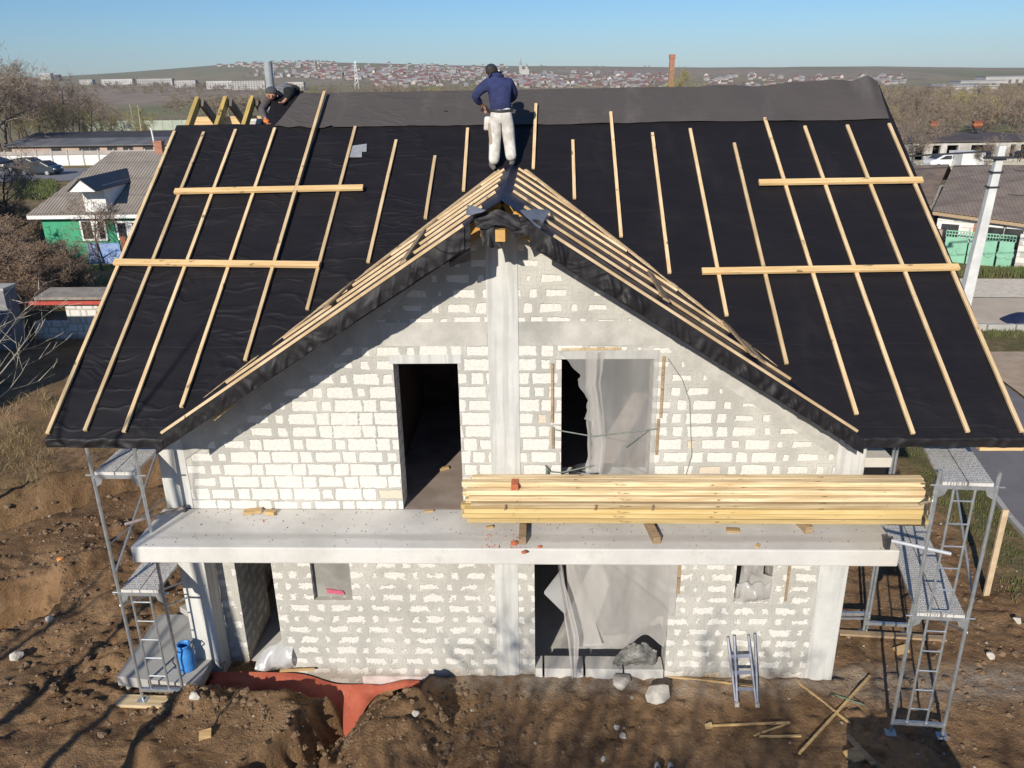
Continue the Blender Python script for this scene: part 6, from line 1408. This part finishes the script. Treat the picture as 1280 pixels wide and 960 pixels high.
# ------------------------------------------------------------------ people
def skin_part(name, verts, edges, radii, mat, parent, root=0, sub=2):
    me_ = bpy.data.meshes.new(name); me_.from_pydata([Vector(v) - BASE[parent.name] for v in verts], edges, [])
    o = bpy.data.objects.new(name, me_); COL.objects.link(o)
    sk = o.modifiers.new('skin', 'SKIN'); sk.use_smooth_shade = True; sk.branch_smoothing = .4
    sb = o.modifiers.new('sub', 'SUBSURF'); sb.levels = sb.render_levels = sub
    lay = me_.skin_vertices[0].data if me_.skin_vertices else None
    if lay is None:
        bm = bmesh.new(); bm.from_mesh(me_); bm.verts.layers.skin.verify(); bm.to_mesh(me_); bm.free(); lay = me_.skin_vertices[0].data
    for i, r in enumerate(radii):
        lay[i].radius = (r, r) if not isinstance(r, tuple) else r
        lay[i].use_root = (i == root)
    dg = bpy.context.evaluated_depsgraph_get(); dg.update()
    nm = bpy.data.meshes.new_from_object(o.evaluated_get(dg)); nm.name = name
    bpy.data.objects.remove(o); bpy.data.meshes.remove(me_)
    nm.materials.clear(); nm.materials.append(mat)
    nm.polygons.foreach_set('use_smooth', [True] * len(nm.polygons))
    q = bpy.data.objects.new(name, nm); COL.objects.link(q); q.parent = parent; BASE[q.name] = BASE[parent.name].copy()
    return q
SKIN = simple('skin', (.48, .24, .16), (.40, .19, .13), 20, .6, .1, .003)
def cloth(n, c1, c2, sc=9): return simple(n, c1, c2, sc, .92, .6, .02, detail=6)
def fingers(V, E, Rr, hand, tip_dir, side):
    h = Vector(V[hand]); d = Vector(tip_dir).normalized(); s = Vector(side).normalized(); n = d.cross(s)
    for k, L in enumerate((.062, .072, .068, .052)):
        b = h + d * .045 + s * (.028 - .019 * k); i = len(V)
        V += [b, b + d * L * .55 + n * .012, b + d * L * .85 + n * .04]; Rr += [.010, .0095, .008]; E += [(hand, i), (i, i + 1), (i + 1, i + 2)]
    b = h + s * .034 + d * .005; i = len(V); V += [b, b + s * .02 + d * .035 + n * .02]; Rr += [.012, .010]; E += [(hand, i), (i, i + 1)]
z0 = 7.525
wk = thing('person', 'worker in navy jacket and pale work trousers standing on the gable ridge seen from behind', 'person', (-.36, 3.74, z0))
W_ = lambda x, y, z: (x, y - .22, z0 + z)
V = [W_(-.36, 3.74, .95), W_(-.37, 3.77, 1.12), W_(-.40, 3.84, 1.31), W_(-.44, 3.90, 1.43), W_(-.475, 3.955, 1.475), W_(-.52, 4.02, 1.515), W_(-.545, 4.06, 1.535),
     W_(-.58, 3.86, 1.36), W_(-.80, 3.88, 1.14), W_(-.70, 4.02, 1.00), W_(-.665, 4.07, .965),
     W_(-.23, 3.86, 1.35), W_(-.16, 4.0, 1.12), W_(-.46, 4.14, .97), W_(-.52, 4.15, .935),
     W_(-.465, 3.75, .88), W_(-.475, 3.79, .48), W_(-.505, 3.73, .09), W_(-.56, 3.82, .035),
     W_(-.265, 3.75, .88), W_(-.245, 3.79, .48), W_(-.205, 3.73, .15), W_(-.185, 3.85, .10)]
E = [(0, 1), (1, 2), (2, 3), (3, 4), (4, 5), (5, 6), (2, 7), (7, 8), (8, 9), (9, 10), (2, 11), (11, 12), (12, 13), (13, 14), (0, 15), (15, 16), (16, 17), (17, 18), (0, 19), (19, 20), (20, 21), (21, 22)]
Rr = [.11, .10, .105, .06, .052, .098, .085, .045, .042, .034, .036, .045, .042, .034, .036, .085, .06, .042, .035, .085, .06, .042, .035]
fingers(V, E, Rr, 10, (.35, .25, -.6), (.4, -.8, 0)); fingers(V, E, Rr, 14, (-.5, .1, -.4), (.2, -.9, .1))
skin_part('body', V, E, Rr, SKIN, wk)
Vj = [W_(-.36, 3.745, .83), W_(-.37, 3.765, 1.02), W_(-.395, 3.84, 1.28), W_(-.43, 3.885, 1.405), W_(-.455, 3.92, 1.45), W_(-.575, 3.86, 1.35), W_(-.70, 3.865, 1.245), W_(-.80, 3.88, 1.14), W_(-.715, 4.01, 1.02),
      W_(-.24, 3.86, 1.34), W_(-.17, 3.93, 1.22), W_(-.155, 4.0, 1.12), W_(-.40, 4.12, .99)]
Ej = [(0, 1), (1, 2), (2, 3), (3, 4), (2, 5), (5, 6), (6, 7), (7, 8), (2, 9), (9, 10), (10, 11), (11, 12)]
Rj = [(.205, .155), (.205, .16), (.215, .165), (.15, .13), (.105, .10), .13, .09, .08, .055, .13, .09, .08, .055]
M['navy'] = cloth('navy_jacket_cloth', (.030, .040, .125), (.018, .024, .075), 11)
skin_part('jacket', Vj, Ej, Rj, M['navy'], wk)
Vt = [W_(-.36, 3.75, 1.03), W_(-.36, 3.745, .86), W_(-.462, 3.75, .78), W_(-.475, 3.79, .48), W_(-.49, 3.75, .22), W_(-.505, 3.735, .05), W_(-.265, 3.75, .78), W_(-.245, 3.79, .48), W_(-.22, 3.75, .26), W_(-.205, 3.735, .11)]
Et = [(0, 1), (1, 2), (2, 3), (3, 4), (4, 5), (1, 6), (6, 7), (7, 8), (8, 9)]
Rt = [(.185, .14), (.18, .14), .128, .108, .10, .098, .128, .108, .10, .098]
M['pale_trousers'] = cloth('pale_work_trousers', (.74, .71, .66), (.46, .42, .36), 7)
tr = skin_part('trousers', Vt, Et, Rt, M['pale_trousers'], wk)
b = MB(); b.obox(W_(-.60, 3.80, .72), (.05, 0, 0), (0, .07, 0), (.01, 0, .11)); b.build('pocket', M['pale_trousers'], tr, bevel=.03)
b = MB(); b.obox(W_(-.545, 3.715, .56), (.03, 0, 0), (0, .03, 0), (-.01, 0, .17)); b.build('pocket_flap', cloth('tan_patch', (.40, .33, .25), (.32, .26, .2)), tr, bevel=.02)
b = MB(); b.lathe((0, 0, 0), [(.185, 0), (.19, .02), (.185, .04)], 24); b.v = [W_(-.36 + q[0] * 1.02, 3.745 + q[1] * .80, .90 + q[2]) for q in b.v]; b.build('belt', M['black_metal'], wk, smooth=True)
for (fx, fy, ax, ay) in ((-.53, 3.77, -.35, .94), (-.195, 3.79, .12, .99)):
    b = MB(); d_ = Vector((ax, ay, .35)).normalized(); s_ = Vector((ay, -ax, 0)).normalized(); n_ = d_.cross(s_) * -1
    prof = []
    c_ = Vector(W_(fx, fy, .045 if fx < -.4 else .11))
    b.grid(lambda u_, v_: c_ + d_ * (-.14 + .28 * u_) + (s_ * math.cos(v_ * 6.2832) * .05 + n_ * (math.sin(v_ * 6.2832)) * (.055 - .02 * u_)) * math.sin(min(1, max(.02, u_ * .98 + .01)) * 3.1416) ** .45, 12, 12)
    b.build('shoe', cloth('grey_work_shoe', (.17, .15, .14), (.10, .09, .085)) if fx < -.4 else bpy.data.materials['grey_work_shoe'], wk, smooth=True)
def ball(c, r, mat, name, parent, sc=(1, 1, 1), cut=None):
    b = MB(); n = 18
    prof = []
    for k in range(n + 1):
        t = -math.pi / 2 + math.pi * k / n
        if cut is None or math.sin(t) >= cut: prof.append((r * math.cos(t) + 1e-4, r * math.sin(t)))
    b.lathe((0, 0, 0), prof, 24); b.v = [(c[0] + q[0] * sc[0], c[1] + q[1] * sc[1], c[2] + q[2] * sc[2]) for q in b.v]; return b.build(name, mat, parent, smooth=True)
ball(W_(-.525, 4.02, 1.53), .108, M['black_metal'], 'cap', wk, (1, 1.1, 1), 0.02)
ball(W_(-.515, 3.995, 1.515), .103, simple('dark_hair', (.03, .022, .018), None, 40, .8), 'hair', wk, (1, 1, 1), -.35)
b = MB(); b.obox(W_(-.555, 4.13, 1.52), (.08, -.02, 0), (-.02, .06, -.03), (0, 0, .008)); b.build('cap_peak', M['black_metal'], wk, bevel=.006)
for sx in (-1, 1): ball(W_(-.52 + sx * .098, 4.02, 1.495), .026, SKIN, 'ear', wk, (.5, 1, 1.3))
b = MB(); b.lathe((0, 0, 0), [(.085, 0), (.125, .03), (.13, .07), (.10, .09)], 20); b.v = [W_(-.44 + q[0], 3.885 + q[1] * .8, 1.385 + q[2] + q[1] * -.25) for q in b.v]; b.build('hood', M['navy'], wk, smooth=True)
o = thing('cordless_drill', 'small dark cordless drill in the hands of the standing worker', 'drill', W_(-.60, 4.13, .95))
b = MB(); b.tube(W_(-.66, 4.07, .985), W_(-.53, 4.17, .84), .022, .03, 12); b.build('body', M['black_metal'], o, smooth=False)
b = MB(); b.tube(W_(-.53, 4.17, .84), W_(-.50, 4.195, .80), .018, .008, 10); b.build('chuck', M['galv'], o)
b = MB(); b.bar(W_(-.64, 4.09, .96), W_(-.72, 4.16, .90), .03, .04); b.build('grip', M['black_metal'], o, bevel=.006)
# worker bending over the ridge
w2 = thing('person', 'worker in dark clothes and grey cap bending over the ridge beside the exposed rafters', 'person', (-4.5, 6.2, 8.1))
V = [(-4.46, 6.15, 8.84), (-4.50, 5.90, 8.82), (-4.56, 5.62, 8.75), (-4.61, 5.45, 8.72), (-4.635, 5.34, 8.735), (-4.66, 5.24, 8.72), (-4.67, 5.17, 8.68),
     (-4.76, 5.52, 8.66), (-4.83, 5.10, 8.45), (-4.68, 4.82, 8.29), (-4.63, 4.74, 8.25),
     (-4.42, 5.52, 8.75), (-4.34, 5.37, 8.72), (-4.40, 5.18, 8.61), (-4.42, 5.13, 8.59),
     (-4.55, 6.02, 8.70), (-4.60, 5.62, 8.40), (-4.55, 6.25, 8.13), (-4.56, 6.22, 8.08),
     (-4.40, 6.02, 8.70), (-4.40, 5.62, 8.42), (-4.36, 6.25, 8.13), (-4.36, 6.22, 8.08)]
Rr2 = [.11, .10, .10, .06, .052, .098, .085] + Rr[7:23]
E2 = [e for e in E if max(e) < 23]
fingers(V, E2, Rr2, 10, (.4, -.6, -.35), (.8, .4, 0)); fingers(V, E2, Rr2, 14, (-.3, -.7, -.3), (.9, -.3, 0))
skin_part('body', V, E2, Rr2, SKIN, w2)
M['black_cloth'] = cloth('black_cloth', (.014, .013, .014), (.008, .008, .008), 12)
M['grey_sleeve'] = cloth('grey_sleeve_cloth', (.125, .105, .105), (.075, .062, .062), 30)
M['camo'] = simple('grey_mottled_cloth', (.26, .27, .27), (.075, .08, .08), 26, .9, .5, .02)
skin_part('shirt', [(-4.53, 5.82, 8.80), (-4.54, 5.74, 8.78), (-4.56, 5.62, 8.73), (-4.605, 5.47, 8.72), (-4.62, 5.42, 8.72)], [(0, 1), (1, 2), (2, 3), (3, 4)], [(.175, .15), (.185, .16), (.215, .17), (.13, .11), (.10, .09)], M['camo'], w2)
skin_part('sleeve', [(-4.68, 5.56, 8.69), (-4.77, 5.50, 8.65), (-4.81, 5.30, 8.55), (-4.83, 5.10, 8.45), (-4.70, 4.85, 8.31)], [(0, 1), (1, 2), (2, 3), (3, 4)], [.11, .10, .085, .075, .055], M['grey_sleeve'], w2)
skin_part('sleeve', [(-4.47, 5.56, 8.73), (-4.42, 5.50, 8.76), (-4.37, 5.45, 8.76), (-4.34, 5.36, 8.72), (-4.39, 5.20, 8.62)], [(0, 1), (1, 2), (2, 3), (3, 4)], [.11, .10, .085, .078, .06], M['black_cloth'], w2)
skin_part('trousers', [(-4.50, 5.88, 8.86), (-4.46, 6.08, 8.82), (-4.55, 6.0, 8.70), (-4.60, 5.62, 8.40), (-4.55, 6.2, 8.15), (-4.40, 6.0, 8.70), (-4.40, 5.62, 8.42), (-4.36, 6.2, 8.15)], [(0, 1), (1, 2), (2, 3), (3, 4), (1, 5), (5, 6), (6, 7)], [(.17, .15), (.17, .15), .125, .11, .08, .125, .11, .08], M['black_cloth'], w2)
ball((-4.655, 5.25, 8.745), .114, simple('grey_knit', (.075, .08, .082), (.04, .043, .045), 60, .95, .6, .004), 'cap', w2, (1, 1.05, 1), -.15)
ball((-4.635, 5.155, 8.68), .03, SKIN, 'nose', w2, (.7, 1, 1))
for sx in (-1, 1): ball((-4.655 + sx * .10, 5.27, 8.70), .026, SKIN, 'ear', w2, (.5, 1, 1.3)); ball((-4.655 + sx * .036, 5.148, 8.70), .012, M['black_metal'], 'eye', w2)
ball((-4.655, 4.78, 8.27), .058, simple('orange_glove', (.75, .22, .03), (.62, .16, .02), 20, .7), 'glove', w2, (.95, 1.25, .75))
for k in range(2): b = MB(); b.obox((-4.36 - .19 * k, 6.28, 8.08), (.05, 0, 0), (0, .13, -.06), (0, 0, .04)); b.build('shoe', M['black_metal'], w2, bevel=.02)
# ------------------------------------------------------------------ camera, sky, sun
cd = bpy.data.cameras.new('camera'); cd.sensor_fit = 'HORIZONTAL'; cd.sensor_width = 36; cd.lens = FPX / 1280 * 36; cd.clip_start = .1; cd.clip_end = 30000
co_ = bpy.data.objects.new('camera', cd); COL.objects.link(co_)
co_.matrix_world = Matrix(((_r.x, _u.x, -_f.x, CAM.x), (_r.y, _u.y, -_f.y, CAM.y), (_r.z, _u.z, -_f.z, CAM.z), (0, 0, 0, 1)))
scene.camera = co_
SAZ, SEL = R(18.3), R(25.5)           # light travels towards +y and a little to +x
sd = bpy.data.lights.new('sun', 'SUN'); sd.energy = 5.; sd.angle = R(.53); sd.color = (1., .935, .825)
so = bpy.data.objects.new('sun', sd); COL.objects.link(so)
dirv = Vector((math.sin(SAZ) * math.cos(SEL), math.cos(SAZ) * math.cos(SEL), -math.sin(SEL)))
so.rotation_euler = dirv.to_track_quat('-Z', 'Y').to_euler(); so.location = (-20, -60, 40)
w = bpy.data.worlds.new('World'); scene.world = w; w.use_nodes = True
nt = w.node_tree; bg = nt.nodes['Background']; sky = nt.nodes.new('ShaderNodeTexSky'); sky.sky_type = 'NISHITA'; sky.sun_disc = False
sky.sun_elevation = SEL; sky.sun_rotation = math.pi + SAZ; sky.altitude = 100; sky.air_density = 1.0; sky.dust_density = .2; sky.ozone_density = 9.
nt.links.new(sky.outputs[0], bg.inputs[0]); bg.inputs[1].default_value = .104
vs = scene.view_settings; vs.view_transform = 'Standard'; vs.look = 'None'; vs.exposure = .0; vs.gamma = 1; vs.use_curve_mapping = False
cy = scene.cycles; cy.use_denoising = True; cy.max_bounces = 6; cy.diffuse_bounces = 3; cy.transparent_max_bounces = 12; cy.volume_bounces = 0
try: cy.denoiser = 'OPENIMAGEDENOISE'
except Exception: pass

# ------------------------------------------------------------------ the air over the valley
hb = MB(); hb.box(-4300, 4300, -90, 4200, -90, 125)
hz = hb.build('haze', [], fix=True); tag(hz, kind='stuff', label='thin pale haze over the valley')
hm = bpy.data.materials.new('haze'); hm.use_nodes = True; ht = hm.node_tree; ht.nodes.remove(ht.nodes['Principled BSDF'])
pv = ht.nodes.new('ShaderNodeVolumePrincipled'); pv.inputs['Color'].default_value = (.68, .84, 1., 1); pv.inputs['Density'].default_value = .00006; pv.inputs['Anisotropy'].default_value = .0
ht.links.new(pv.outputs[0], ht.nodes['Material Output'].inputs['Volume']); hz.data.materials.append(hm)
